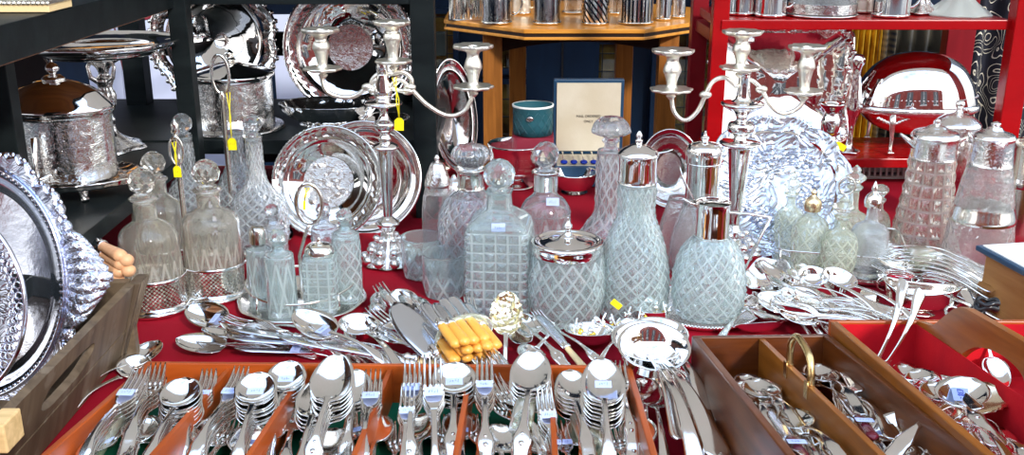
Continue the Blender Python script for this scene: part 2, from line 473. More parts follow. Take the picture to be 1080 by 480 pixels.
def handle_mb(style='fiddle', L=.15, y0=-.031, z0=-.002):
    S = {'fiddle': [(0,.0055),(.04,.0032),(.25,.0027),(.45,.0034),(.62,.0085),(.68,.0078),(.85,.0095),(.95,.0105),(1,.006)],
         'kings': [(0,.006),(.04,.0033),(.22,.003),(.42,.0042),(.52,.0085),(.58,.0100),(.66,.0080),(.74,.0088),(.86,.0125),(.94,.0130),(.98,.0095),(1,.004)],
         'plain': [(0,.0055),(.04,.003),(.3,.0028),(.6,.0050),(.85,.0085),(.96,.0090),(1,.005)],
         'long': [(0,.006),(.04,.0042),(.4,.0042),(.8,.0085),(.95,.0105),(1,.006)]}[style]
    st = []
    for t, w in spline(S, 3):
        arch = .010*math.sin(PI*min(1, t*1.25))*(.9) - .006*max(0, t-.75)*4
        st.append((y0 - L*t, max(w, .002), z0 + arch, 0, 0, .0016 + .0012*(1-abs(2*t-1))))
    mb = ribbon(st, 6, .0022)
    if style == 'kings':
        # raised shell and scroll ornament of the pattern
        for t, r in ((.90,.0055),(.80,.0035),(.60,.0035),(.52,.0025)):
            z = z0 + .010*math.sin(PI*min(1, t*1.25))*.9 - .006*max(0, t-.75)*4 + .0012
            mb.ball((0, y0 - L*t, z), r, 1, True, (1, 1.2, .28))
    return mb
def fork_mb(W=.0125, tines=4, tl=.045):
    mb = MB(); st = []
    for k in range(9):
        t = k/8
        w = .003 + (W - .003)*math.sin(t*PI/2)**1.2
        st.append((-.032 + .032*t, w, -.002 - .004*math.sin(t*PI*.7), .0015*t))
    ribbon(st, 8, .0016, mb=mb)
    for i in range(tines):
        xc = (-1 + 2*(i+.5)/tines)*W
        w = W/tines*.58
        s2 = [(0 + tl*t, w*(1-.55*t), -.0045 - .002*math.sin(t*2.2) + .007*t*t, 0, xc*(1 - .04*t), .0019) for t in (-.05,.15,.35,.6,.85,1)]
        ribbon(s2, 2, .0019, mb=mb)
    return mb
FW = {}
FW['spoon_bowl'] = bowl_mb().mesh('bowl', SILF)
FW['serving_bowl'] = bowl_mb(.078, .0245, .012, .18).mesh('bowl', SILF)
FW['soup_bowl'] = bowl_mb(.052, .0240, .012, .04).mesh('bowl', SILF)
FW['berry_bowl'] = bowl_mb(.070, .0215, .010, .1, .10).mesh('bowl', silver('gilt_berry_bowl', (.90,.80,.55), .2, 'voronoi', scale=95, st=1, dist=.006))
FW['shell_bowl'] = bowl_mb(.052, .025, .008, -.1, .12).mesh('bowl', silver('gilt_shell_bowl', (.92,.80,.60), .2, 'noise', scale=30, st=.4, dist=.004))
FW['fork_head'] = fork_mb().mesh('fork_head', SILF)
for s_ in ('fiddle', 'kings', 'plain', 'long'):
    FW['h_'+s_] = handle_mb(s_).mesh('handle', SILF)
FW['h_fork'] = handle_mb('fiddle', .145).mesh('handle', SILF)
def blade_mb(L=.11, W=.010, tip=.3, th=.0016):
    st = []
    for k in range(13):
        t = k/12; w = W*(.75 + .25*math.sin(t*PI)) if t < 1-tip else W*math.sqrt(max(0, 1-((t-(1-tip))/tip)**2))*.95+.0008
        st.append((L*t, w, 0, 0))
    return ribbon(st, 4, th)
FW['blade'] = blade_mb().mesh('blade', SILB)
FW['fish_blade'] = blade_mb(.10, .021, .55).mesh('blade', SILB)
def khandle(L=.085, w=.0085, flat=.7, bulge=.25):
    mb = MB(); pr_ = []
    for k in range(15):
        t = k/14; r = w*(.72 + bulge*t)*math.sqrt(max(0.02, 1-max(0, (t-.88)/.12)**2))*(.8 if t < .03 else 1)
        pr_.append((r, -L*t))
    pr_ = pr_[::-1]
    mb.lathe([(a, b) for a, b in pr_], 14, M=RX(-90) @ S3(1, flat, 1)); return mb
FW['h_ivory'] = khandle().mesh('handle', IVORY)
FW['h_pale'] = khandle(.09, .0075, .6).mesh('handle', IVORYP)
FW['h_tan'] = khandle(.05, .0075, .9, .35).mesh('handle', W_BEECH)
FW['h_silver_knife'] = khandle(.09, .0085, .65, .3).mesh('handle', SILE)
FW['ferrule'] = MB().lathe([(.0062,-.004),(.0075,-.001),(.0055,.004),(.007,.009),(.004,.014)], 12, M=RX(-90)).mesh('ferrule', SIL)
FW['ladle_bowl'] = (lambda m: m)(MB().lathe([(.002,-.030),(.020,-.028),(.034,-.017),(.040,0),(.0425,.0015),(.0415,.0025),(.0385,.001),(.0325,-.0155),(.019,-.0262),(.001,-.0282)], 40)).mesh('bowl', SIL)
FW['small_ladle'] = MB().lathe([(.002,-.020),(.012,-.019),(.022,-.012),(.026,0),(.0275,.001),(.0265,.002),(.0245,0),(.0205,-.0105),(.011,-.0175),(.001,-.0185)], 32).mesh('bowl', SIL)
KINDS = {  # kind: (name, category, [(part, mesh, y shift)], sticker y)
 'spoon': ('spoon', 'spoon', [('bowl','spoon_bowl'),('handle','h_fiddle')]),
 'kings_spoon': ('spoon', 'spoon', [('bowl','spoon_bowl'),('handle','h_kings')]),
 'plain_spoon': ('spoon', 'spoon', [('bowl','spoon_bowl'),('handle','h_plain')]),
 'serving_spoon': ('serving_spoon', 'spoon', [('bowl','serving_bowl'),('handle','h_fiddle')]),
 'kings_serving_spoon': ('serving_spoon', 'spoon', [('bowl','serving_bowl'),('handle','h_kings')]),
 'soup_spoon': ('soup_spoon', 'spoon', [('bowl','soup_bowl'),('handle','h_fiddle')]),
 'kings_soup_spoon': ('soup_spoon', 'spoon', [('bowl','soup_bowl'),('handle','h_kings')]),
 'berry_spoon': ('berry_spoon', 'spoon', [('bowl','berry_bowl'),('handle','h_kings')]),
 'shell_spoon': ('shell_spoon', 'spoon', [('bowl','shell_bowl'),('handle','h_plain')]),
 'fork': ('fork', 'fork', [('fork_head','fork_head'),('handle','h_fork')]),
 'kings_fork': ('fork', 'fork', [('fork_head','fork_head'),('handle','h_kings')]),
 'knife': ('table_knife', 'knife', [('blade','blade'),('ferrule','ferrule'),('handle','h_silver_knife')]),
 'ivory_knife': ('table_knife', 'knife', [('blade','blade'),('ferrule','ferrule'),('handle','h_ivory')]),
 'pale_knife': ('table_knife', 'knife', [('blade','blade'),('ferrule','ferrule'),('handle','h_pale')]),
 'tan_knife': ('spreader', 'knife', [('blade','blade'),('ferrule','ferrule'),('handle','h_tan')]),
 'fish_knife': ('fish_server', 'knife', [('blade','fish_blade'),('ferrule','ferrule'),('handle','h_silver_knife')]),
 'ladle': ('ladle', 'ladle', [('bowl','ladle_bowl'),('handle','h_long')]),
 'small_ladle': ('sauce_ladle', 'ladle', [('bowl','small_ladle'),('handle','h_plain')]),
}
def flat(kind, A, B, label, group=None, sc=1.0, roll=0, up=(0,0,1), stick=False, off=(0,0,0)):
    """lay one piece of flatware: A is the middle of its head, B a point towards its handle end"""
    name, cat, parts = KINDS[kind]
    t = thing(name, label, cat, group=group)
    if 'knife' in kind and kind != 'tan_knife': off = (off[0], off[1] - .045*sc, off[2])
    M = frame(A, Vector(A) - Vector(B), up) @ RY(roll) @ TR(*off) @ Matrix.Scale(sc, 4)
    t.matrix_local = M
    for pn, mn in parts:
        pm = None
        if kind == 'ladle' and pn == 'handle': pm = TR(0, -.006, .004) @ RX(-8) @ S3(1.3, 1.25, 1.3)
        if kind == 'small_ladle' and pn == 'handle': pm = TR(0, .008, .003) @ RX(-8)
        inst(pn, FW[mn], t, pm)
    if stick:
        y, z, a = {'b': (-.016, -.0055, -18), 'n': (-.006, -.0028, 0)}[stick if isinstance(stick, str) else 'b']
        if 'ladle' in kind: y, z, a = (-.02, -.012, -40)
        if 'knife' in kind: y, z, a = (.03, .0012, 0)
        sticker(t, TR(0, y, z+.0006) @ RX(a), 1.5)
    return t
def stack(kind, hpx, hpy, epx, epy, n, top_label, rest_label, zh=.095, ze=.03, sp=.0052, sc=1.0, stick=False, jit=.0012, roll=0, seed=0, group=None, plane=None):
    rnd = random.Random(hpx*7 + hpy + seed)
    if plane is None: A = at(hpx, hpy, T + zh); B = at(epx, epy, T + ze)
    else: A = onp(plane, hpx, hpy, zh); B = onp(plane, epx, epy, ze)
    for k in range(n):
        lab = top_label if k == 0 else rest_label
        g = None if k == 0 else (group or rest_label)
        flat(kind, A, B, lab, g, sc, roll + (rnd.uniform(-3, 3) if k else 0), stick=stick if k == 0 else False,
             off=(rnd.uniform(-jit, jit) if k else 0, -.0015*k + rnd.uniform(-jit, jit), -sp*k))
def price_tag(px, py, Y, label, top, seed=0, w=.0125, h=.019, rz=0, tilt=0):
    """yellow swing tag hanging on a loop of string"""
    p = atY(px, py, Y); q = atY(top[0], top[1], Y)
    t = thing('price_tag', label, 'tag', p)
    t.rotation_euler = (0, R(tilt), R(rz))
    mb = MB().prism([(-w/2,-h/2),(w/2,-h/2),(w/2,h*.28),(w*.22,h/2),(-w*.22,h/2),(-w/2,h*.28)], -.0004, .0004, RX(90))
    mb.obj('tag_card', YEL, t)
    strokes(w*.7, h*.25, 0, 4, seed, None).obj('writing', INKD, t, TR(0,-.0008,.0005) @ RX(90))
    strokes(w*.6, h*.18, 0, 3, seed+5, None).obj('writing', INKD, t, TR(0,-.0008,-h*.28) @ RX(90))
    d = q - p
    s = MB().tube([(0,-.001,h*.42), (d.x*.3+.002, -.004, h*.42 + (d.z-h*.4)*.5), (d.x-.003, d.y-.003, d.z), (d.x+.004, d.y-.004, d.z+.002), (d.x*.4-.001, -.003, h*.45+(d.z-h*.4)*.4), (0,-.001,h*.44)], .0009, 5)
    s.obj('string', YEL, t)
    return t
# ---------------------------------------------------------------- light and surroundings
w = bpy.data.worlds.new('world'); SC.world = w; w.use_nodes = True
nt = w.node_tree; bg = nt.nodes['Background']
tc = nt.nodes.new('ShaderNodeTexCoord'); sep = nt.nodes.new('ShaderNodeSeparateXYZ'); cr = nt.nodes.new('ShaderNodeValToRGB')
nt.links.new(tc.outputs['Generated'], sep.inputs[0]); nt.links.new(sep.outputs[2], cr.inputs[0])
e = cr.color_ramp.elements; e[0].position = 0; e[0].color = (.30,.31,.33,1); e[1].position = .7; e[1].color = (.55,.72,1.0,1)
k_ = cr.color_ramp.elements.new(.12); k_.color = (1.0,1.0,.98,1)
cl = nt.nodes.new('ShaderNodeTexNoise'); cl.inputs['Scale'].default_value = 3; cl.inputs['Detail'].default_value = 5
nt.links.new(tc.outputs['Generated'], cl.inputs['Vector'])
mu = nt.nodes.new('ShaderNodeMath'); mu.operation = 'MULTIPLY_ADD'; mu.inputs[1].default_value = 5.5; mu.inputs[2].default_value = -.5
nt.links.new(cl.outputs[0], mu.inputs[0]); nt.links.new(cr.outputs[0], bg.inputs[0]); nt.links.new(mu.outputs[0], bg.inputs[1])
sun = bpy.data.objects.new('sun', bpy.data.lights.new('sun', 'SUN')); COL.objects.link(sun)
sun.data.energy = 3.2; sun.data.angle = R(6); sun.data.color = (1,.96,.88)
sun.rotation_euler = Vector((-.42, .80, -.52)).to_track_quat('-Z', 'Y').to_euler()
SC.view_settings.view_transform = 'Standard'; SC.view_settings.look = 'None'; SC.view_settings.gamma = 1
SC.view_settings.exposure = .18
SC.cycles.max_bounces = 14; SC.cycles.transmission_bounces = 12; SC.cycles.glossy_bounces = 6; SC.cycles.diffuse_bounces = 3; SC.cycles.transparent_max_bounces = 16
SC.cycles.sample_clamp_indirect = 8; SC.cycles.blur_glossy = .5

def setting(name, mb, m, parent=None, bev=0):
    o = mb.obj(name, m, parent, bev=bev)
    if not parent: o['kind'] = 'structure'
    return o
setting('floor', MB().box((-12,-14,-.05), (12,8,0)), PAVE)
WY = 4.3
setting('wall_back', MB().box((-5,WY,0), (5,WY+.2,4.5)), BLUEP)
STONE = cloth('red_brick_front', (.16,.03,.025), (.24,.05,.04), scale=1, sheen=0, bs=30)
GLASSD = pr('dark_window_glass', (.03,.035,.045), .08)
setting('wall_front', MB().box((-11,-10.2,0), (11,-10,6.2)), STONE)
for i in range(5):
    x = -8 + 4*i
    for zz in (0.4, 3.3):
        o = setting('window_%d' % (20+i*2+(zz > 1)), MB().box((x-.9,-10,zz), (x+.9,-9.96,zz+2.1)), GLASSD)
        MB().box((x-1,-9.99,zz-.1),(x+1,-9.93,zz)).box((x-.03,-9.97,zz),(x+.03,-9.93,zz+2.1)).obj('window_frame', WHITE, o)
# unseen awning, added pale and translucent to brighten reflections in the silver
aw = thing('reflection_awning', 'unseen cream canvas awning added above the stall to brighten reflections', 'awning', (0, 0, 0))
AWR = cloth('reflector_canvas', (.75,.70,.62), (.80,.76,.70), sheen=0)
n_ = AWR.node_tree; tl_ = n_.nodes.new('ShaderNodeBsdfTranslucent'); tl_.inputs[0].default_value = (.8,.76,.7,1); mm_ = n_.nodes.new('ShaderNodeMixShader'); mm_.inputs[0].default_value = .5
n_.links.new(n_.nodes['Principled BSDF'].outputs[0], mm_.inputs[1]); n_.links.new(tl_.outputs[0], mm_.inputs[2]); n_.links.new(mm_.outputs[0], n_.nodes['Material Output'].inputs[0])
MB().hexa([(-2.6,1.55,2.35),(2.6,1.55,2.35),(2.6,4.25,2.6),(-2.6,4.25,2.6)], [(-2.6,1.55,2.37),(2.6,1.55,2.37),(2.6,4.25,2.62),(-2.6,4.25,2.62)]).obj('canvas', AWR, aw)
for sx in (-1, 1):
    for y, h in ((1.6, 2.35), (4.2, 2.6)): MB().tube([(sx*2.5,y,0),(sx*2.5,y,h)], .02).obj('pole', SILD, aw)
# leaded windows of the shop behind
INNER = cloth('painted_shop_glow', (.30,.20,.05), (.03,.02,.01), scale=9, sheen=0)  # warm glow and gold goods painted as mottling on a flat backing
for i, (x0, x1, y0, y1) in enumerate(((455,480,14,150),(512,556,50,72),(512,556,88,160),(620,656,46,150),(694,730,36,150),(744,752,10,140),(890,985,25,60))):
    a = atY(x0, y0, WY-.03); b = atY(x1, y1, WY-.03)
    o = setting('window_%d' % (i+1), MB().box((a.x,WY-.012,b.z), (b.x,WY-.004,a.z)), INNER)
    fr = MB(); t = .022
    fr.box((a.x-t,WY-.05,b.z-t),(a.x,WY,a.z+t)).box((b.x,WY-.05,b.z-t),(b.x+t,WY,a.z+t)).box((a.x,WY-.05,a.z),(b.x,WY,a.z+t)).box((a.x,WY-.05,b.z-t),(b.x,WY,b.z))
    fr.obj('window_frame', BLUEP, o)
    ld = MB(); z = b.z
    while z < a.z: ld.box((a.x,WY-.034,z),(b.x,WY-.028,z+.004)); z += .075
    x = a.x
    while x < b.x: ld.box((x,WY-.034,b.z),(x+.004,WY-.028,a.z)); x += .06
    ld.obj('lead_lattice', BLACK, o)
    MB().box((a.x,WY-.028,b.z),(b.x,WY-.024,a.z)).obj('pane', glass('window_glass', (.9,.95,.95), milk=0), o)
a = atY(600, 200, WY)
dr = setting('door_1', MB().box((.06,WY-.06,0),(.36,WY,1.26)), BLUEP)
MB().box((.205,WY-.066,0),(.212,WY-.06,1.26)).obj('door_seam', BLACK, dr)

# ---------------------------------------------------------------- the stall table
tb = thing('stall_table', 'long market stall table covered with a crimson velvet cloth', 'table', (0, 0, 0))
MB().box((-1.5,.5,T-.035),(1.5,2.56,T-.004)).obj('table_top', W_OAK, tb)
for sx in (-1.4, 1.4):
    for y in (.6, 2.45): MB().box((sx-.03,y-.03,0),(sx+.03,y+.03,T-.035)).obj('leg', W_OAKV, tb)
rnd = random.Random(3)
mb = MB(); nx, ny = 90, 60; vs = []
for j in range(ny+1):
    for i in range(nx+1):
        x = -1.52 + 3.04*i/nx; y = .48 + 2.1*j/ny
        z = T - .0018 + .0015*math.sin(x*9+y*4)*math.sin(y*11-x*3)
        if j in (0, ny) or i in (0, nx): z = T - .25
        vs.append((x, y, z))
mb.add(vs, [(j*(nx+1)+i, j*(nx+1)+i+1, (j+1)*(nx+1)+i+1, (j+1)*(nx+1)+i) for j in range(ny) for i in range(nx)], True)
tag(mb.obj('tablecloth', RED), 'crimson velvet cloth spread over the stall table', 'tablecloth')

# ---------------------------------------------------------------- black shelving rack, left
ZL, ZU = T + .17, T + .50
rk = thing('shelving_rack', 'black painted wooden shelving rack at the left and back of the stall', 'shelf', (-.9, 1.9, T))
def rp(name, lo, hi, m=W_SHELF):
    return MB().box(lo, hi, TR(.9,-1.9,-T)).obj(name, m, rk, bev=.0015)
rp('lower_shelf', (-1.35,1.15,ZL-.028), (-.65,2.08,ZL))
rp('lower_shelf', (-1.35,2.10,ZL-.03), (-.16,2.56,ZL))
rp('upper_shelf', (-1.35,.85,ZU-.05), (-.66,2.08,ZU))
rp('upper_shelf', (-.65,2.10,ZU-.05), (-.16,2.56,ZU))
rp('reflection_lining', (-1.34,.86,ZU-.056), (-.675,2.07,ZU-.051), W_UNDER)  # board added under the shelf to give the silver brown reflections
def post(px, y, wd=.045, top=.75, m=W_SHELF):
    x = atY(px, 90, y).x
    rp('post', (x-wd/2, y-wd/2, T), (x+wd/2, y+wd/2, T+top), m)
post(197, 2.05, .036); post(448, 2.12, .048); post(3, 1.52, .03); post(146, 2.5, .05); post(430, 2.54, .04); post(12, 2.0, .03)
rp('reflection_panel', (-1.35,2.515,T+.385), (-.92,2.53,T+.50), W_OAK)  # hidden panel added so the cake stand plate mirrors amber
rp('back_rail', (-1.35,2.48,T+.29), (-.16,2.51,T+.345))
rp('side_rail', (-1.32,1.2,T+.29), (-1.29,2.5,T+.345))
rp('lower_rail', (-.65,2.5,T+.02), (-.16,2.53,T+.10))
# pale boards seen through the rack
def board(name, px, py, Y, w, h, m, label, rz=0, tilt=-8, cat='board', floor=None):
    p = atY(px, py, Y)
    hz = p.z + h/2
    mb = MB().box((-w/2,-.006,0),(w/2,.006,hz))
    t = mb.obj(name, m); t.location = (p.x, Y, .0); t.rotation_euler = (0, 0, R(rz))
    return tag(t, label, cat)
board('white_panel', 107, 40, 3.1, .10, .22, PALEB, 'narrow white panel seen beyond the left shelving, above the cake stand')
board('white_panel', 180, 70, 3.3, .30, .30, PALEB, 'wide pale panel seen low between the left shelving posts')
board('white_panel', 318, 60, 3.2, .17, .26, PALEB, 'pale bluish panel seen behind the large engraved salver')
tag(MB().tube([atY(240,2,2.9),atY(120,26,2.8),atY(128,60,2.75),atY(140,108,2.7)], .006, 6).obj('red_rope', MAROON), 'red rope hanging behind the left shelving', 'rope')

# ---------------------------------------------------------------- octagonal oak table
ZT = T + .31
YC = 3.235
cx = atY(607, 30, YC).x
ot = thing('octagonal_table', 'golden oak octagonal table carrying silver cups, behind the stall', 'table', (cx, YC, 0))
ap = .40; Rr = ap/math.cos(PI/8)
octo = [(Rr*s_*math.cos(PI/8+k*PI/4), Rr*s_*math.sin(PI/8+k*PI/4)) for s_ in (1,) for k in range(8)]
sc8 = lambda q: [(x*q, y*q) for x, y in octo]
MB().prism(sc8(1), ZT-.012, ZT).obj('table_top', W_OAK, ot, bev=.002)
MB().prism(sc8(.985), ZT-.022, ZT-.012).obj('top_edge', W_DK, ot)
MB().prism(sc8(1), ZT-.030, ZT-.022).obj('edge_moulding', W_OAK, ot, bev=.002)
for k, (x, y) in enumerate(((-.255,-.24),(.255,-.24),(.18,.24),(-.18,.24))):
    MB().box((x-.028,y-.028,0),(x+.028,y+.028,ZT-.03)).obj('leg', W_OAKV, ot, bev=.002)
for a_, b_ in (((-.255,-.24),(.255,-.24)), ((.255,-.24),(.18,.24)), ((-.18,.24),(-.255,-.24))):
    L_ = math.dist(a_, b_); ang = math.atan2(b_[1]-a_[1], b_[0]-a_[0])
    M = TR(a_[0], a_[1], 0) @ Matrix.Rotation(ang, 4, 'Z')
    MB().add(*(lambda n: ([(L_*i/n, s_*.008, ZT-.03 if t else ZT-.055-.035*abs(2*i/n-1)**2) for i in range(n+1) for s_ in (-1,1) for t in (0,1)],
        [q for i in range(n) for q in ((4*i,4*i+1,4*i+5,4*i+4),(4*i+2,4*i+6,4*i+7,4*i+3),(4*i,4*i+4,4*i+6,4*i+2))]))(12), False, M).obj('apron', W_DK, ot)

# ---------------------------------------------------------------- red shelf rack, right
ZR, ZRU = T + .08, T + .394
rr = thing('red_shelf_rack', 'glossy red painted shelf rack at the right of the stall', 'shelf', (1.0, 2.45, T))
def rrp(name, lo, hi, m=W_RED): return MB().box(lo, hi, TR(-1.0,-2.45,-T)).obj(name, m, rr, bev=.002)
xl = atY(757, 60, 2.34).x; xr = atY(1062, 60, 2.32).x
rrp('lower_shelf', (xl,2.30,ZR-.022), (xr+.3,2.52,ZR))
rrp('upper_shelf', (xl,2.32,ZRU-.022), (xr,2.60,ZRU))
rrp('post', (xl-.018,2.325,T), (xl+.018,2.36,T+.8)); rrp('post', (xr-.002,2.30,T), (xr+.045,2.34,T+.8))
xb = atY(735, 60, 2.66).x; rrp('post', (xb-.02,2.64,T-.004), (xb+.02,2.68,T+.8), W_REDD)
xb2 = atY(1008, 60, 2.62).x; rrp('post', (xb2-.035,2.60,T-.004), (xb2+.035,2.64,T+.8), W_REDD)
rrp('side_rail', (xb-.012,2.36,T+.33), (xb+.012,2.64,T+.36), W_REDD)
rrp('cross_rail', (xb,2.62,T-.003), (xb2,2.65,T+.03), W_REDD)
# cloths and goods behind the red rack
YELC = cloth('yellow_cloth', (.75,.45,.03), (.35,.16,.01), scale=22, sheen=0)
def heap(name, px, py, Y, rx, ry, rz, m, label, cat, seed=0, hang=False):
    p = atY(px, py, Y); rnd = random.Random(seed); vs, fs = ico(4); out = []
    from mathutils import noise
    for v in vs:
        v = Vector(v); n = noise.noise(v*1.6 + Vector((seed,0,0)))*.5 + noise.noise(v*4+Vector((seed,3,0)))*.2
        out.append((v.x*rx*(1+n), v.y*ry*(1+n), v.z*rz*(1+n)))
    t = MB().add(out, fs, True).obj(name, m); t.location = p
    return tag(t, label, cat)
def drape(name, px0, px1, py, Y, zb, m, label, cat='cloth', folds=5, amp=.015):
    a = atY(px0, py, Y); b = atY(px1, py, Y); vs = []; n = 60
    for j in (0, 1):
        for i in range(n+1):
            x = a.x + (b.x-a.x)*i/n; y = Y + amp*math.sin(i/n*folds*2*PI)
            for s_ in (0, .004): vs.append((x, y+s_, zb if j == 0 else a.z))
    fs = []; o = 2*(n+1)
    for i in range(n): fs += [(2*i,2*i+2,o+2*i+2,o+2*i),(2*i+1,o+2*i+1,o+2*i+3,2*i+3)]
    fs += [(0,o,o+1,1),(2*n,2*n+1,o+2*n+1,o+2*n)]
    t = MB().add(vs, fs, True).obj(name, m); return tag(t, label, cat)
tart, nt2, b2 = mat('tartan'); ck = nt2.nodes.new('ShaderNodeTexWave'); ck.inputs['Scale'].default_value = 18
ck2 = nt2.nodes.new('ShaderNodeTexWave'); ck2.bands_direction = 'Z'; ck2.inputs['Scale'].default_value = 18
mx_ = nt2.nodes.new('ShaderNodeMixRGB'); mx_.inputs[0].default_value = .5
tc_ = nt2.nodes.new('ShaderNodeTexCoord'); nt2.links.new(tc_.outputs['Object'], ck.inputs[0]); nt2.links.new(tc_.outputs['Object'], ck2.inputs[0])
nt2.links.new(ck.outputs[0], mx_.inputs[1]); nt2.links.new(ck2.outputs[0], mx_.inputs[2])
cr_ = nt2.nodes.new('ShaderNodeValToRGB'); cr_.color_ramp.elements[0].color = (.01,.02,.04,1); cr_.color_ramp.elements[1].color = (.45,.35,.2,1)
nt2.links.new(mx_.outputs[0], cr_.inputs[0]); nt2.links.new(cr_.outputs[0], b2.inputs[0])
drape('yellow_cloth', 893, 930, 20, 3.0, .3, YELC, 'mustard yellow cloth hanging behind the red rack, left of the dome', folds=6, amp=.03)
drape('tartan_cloth', 930, 948, 20, 2.98, .3, tart, 'dark tartan cloth hanging beside the yellow cloth behind the red rack', folds=2)
drape('olive_cloth', 948, 1000, 10, 3.05, .3, cloth('olive_cloth', (.03,.028,.018), (.06,.05,.035)), 'dark olive cloth hanging behind the large dome', folds=3)
# black cloth printed with white line drawings
bp_, nt3, b3 = mat('printed_black_cloth')
tn = nt3.nodes.new('ShaderNodeTexNoise'); tn.inputs['Scale'].default_value = 11; tn.inputs['Distortion'].default_value = 1.4; tn.inputs['Detail'].default_value = 0
tc3 = nt3.nodes.new('ShaderNodeTexCoord'); nt3.links.new(tc3.outputs['Object'], tn.inputs['Vector'])
pp_ = nt3.nodes.new('ShaderNodeMath'); pp_.operation = 'PINGPONG'; pp_.inputs[1].default_value = .06; nt3.links.new(tn.outputs[0], pp_.inputs[0])
gt = nt3.nodes.new('ShaderNodeMath'); gt.operation = 'LESS_THAN'; gt.inputs[1].default_value = .008; nt3.links.new(pp_.outputs[0], gt.inputs[0])
mc = nt3.nodes.new('ShaderNodeMixRGB'); mc.inputs[1].default_value = (.006,.008,.02,1); mc.inputs[2].default_value = (.75,.72,.6,1)
nt3.links.new(gt.outputs[0], mc.inputs[0]); nt3.links.new(mc.outputs[0], b3.inputs[0]); b3.inputs['Roughness'].default_value = .8
drape('printed_cloth', 1018, 1130, -20, 2.75, .2, bp_, 'black cloth printed with pale line drawings, hanging at the far right', folds=4, amp=.02)
# under the red shelf
tag(MB().box((-.0,0,0),(.001,.001,.001)).obj('x', BLACK), 'x', 'x') if False else None
heap('grey_garment', 918, 190, 2.47, .10, .035, .028, GREYC, 'crumpled grey garment tucked under the lower red shelf', 'garment', 2)
heap('lilac_garment', 936, 204, 2.46, .06, .03, .02, cloth('lilac_grey', (.25,.26,.42), (.36,.36,.5), sheen=0), 'crumpled lilac grey garment beside the pierced basket', 'garment', 5)
p = atY(925, 216, 2.42)
t = thing('plastic_basket', 'grey plastic basket with round holes under the red shelf', 'basket', (p.x, 2.42, T))
mb = MB()
zz = .055
for k in range(-5, 13):
    x = k*.014; mb.box((x-.0025,-.002,.006),(x+.0025,.002,zz))
mb.box((-.08,-.003,zz),(.18,.003,zz+.008)).box((-.08,-.003,0),(.18,.003,.007)).box((-.08,-.003,.027),(.18,.003,.033))
mb.box((-.08,0,0),(-.076,.05,zz+.008)).box((.176,0,0),(.18,.05,zz+.008)).box((-.08,.047,0),(.18,.05,zz+.008)).box((-.08,0,0),(.18,.05,.004))
mb.obj('basket_body', pr('grey_plastic', (.5,.5,.5), .4), t)
# ---------------------------------------------------------------- glass
def decanter(label, cx, cyref, Y, body, z0, m, cut=None, n=18, style='diamond', sec=None, stopper=None, collar=None, depth=.0022, name='decanter', cat='decanter', group=None, rz=0, sub=5, th=.0035, stk=None, nostop=False):
    """body: silhouette rows (half width px, row px) bottom to top; collar and stopper likewise"""
    P = pxprof(cx, Y, body, z0); X = atY(cx, cyref, Y).x
    t = thing(name, label, cat, (X, Y, z0), R(rz), group)
    c = None
    if cut: c = (atY(cx, cut[0], Y).z - z0, atY(cx, cut[1], Y).z - z0)
    cut_vessel(shift(P, z0), n, c, depth, th, style, sec, sub=sub).obj('glass_body', m, t)
    if collar:
        q = shift(pxprof(cx, Y, collar[0]), z0)
        MB().lathe(spline(q, 4), 48, cap0=False, cap1=False).obj('silver_collar', collar[1], t)
    if stopper and not nostop:
        kind = stopper[0]
        if kind == 'ball':
            r, yc, rn, yn = stopper[1:5]
            pc = atY(cx, yc, Y); s_ = mpp(pc); zc = pc.z - z0; zn = atY(cx, yn, Y).z - z0
            mb = MB().ball((0,0,zc), r*s_, 3 if len(stopper) > 5 else 2, False)
            mb.lathe([(rn*s_*.75, zn-.012), (rn*s_*.9, zn), (rn*s_*1.15, zn+.002), (rn*s_*.7, zn+.005), (rn*s_*.7, zc - r*s_*.85)], 20)
            mb.obj('stopper', m, t)
        elif kind == 'lathe':
            q = shift(pxprof(cx, Y, stopper[1]), z0)
            md = None
            if len(stopper) > 2:
                k, a = stopper[2]; md = lambda th_, z, r: r*(1 + a*abs(math.sin(k*th_/2)))
            MB().lathe(spline(q, 4), 48, mod=md, smooth=len(stopper) <= 3).obj('stopper', m, t)
    if stk:
        pc = atY(cx + stk[0], stk[1], Y)
        r_ = stk[2]*mpp(pc)
        sticker(t, RZ(-rz) @ TR((pc.x - X), -r_, pc.z - z0) @ RX(80), 1.7)
    return t, X
GLASSES = 1
# square cut decanter in the middle
decanter('tall square hobnail-cut decanter with faceted ball stopper, in the centre of the table', 527, 270, YT(323), [(29,336),(32,330),(32,330),(32,243),(32,243),(31,233),(20,224),(13,219),(13,219),(12,205),(14,201),(14,201)], T+.001, GLA,
    cut=(306,238), n=20, style='hob', sec=lambda m: sqsec(m, 0, .22), stopper=('ball', 17.5, 184, 10, 202), depth=.0035, rz=-6, stk=(-1, 231, 29))
decanter('round decanter with silver collar and ball stopper, just right of the square decanter', 575, 230, YT(292), [(24,300),(27,290),(27,230),(27,222),(22,212),(13,204),(12,196),(12,196),(12,185)], T+.001, GLC,
    cut=(285,236), n=12, style='long', stopper=('ball', 14.5, 163, 10, 180), collar=([(13,200),(13,184),(15,181),(14,180)], SIL), stk=(7, 206, 24))
decanter('wide diamond-cut decanter with silver neck and scalloped mushroom stopper', 497, 230, YT(292), [(28,300),(34,285),(35,250),(33,225),(24,208),(14,200),(13,196)], T+.001, GLC,
    cut=(290,206), n=16, depth=.003, stopper=('lathe', [(8,184),(7,178),(12,174),(18,168),(18,168),(19,162),(15,155),(6,152),(1,152)], (14, .12)), collar=([(15,198),(14,194),(14,183),(17,178),(16,177)], SILW))
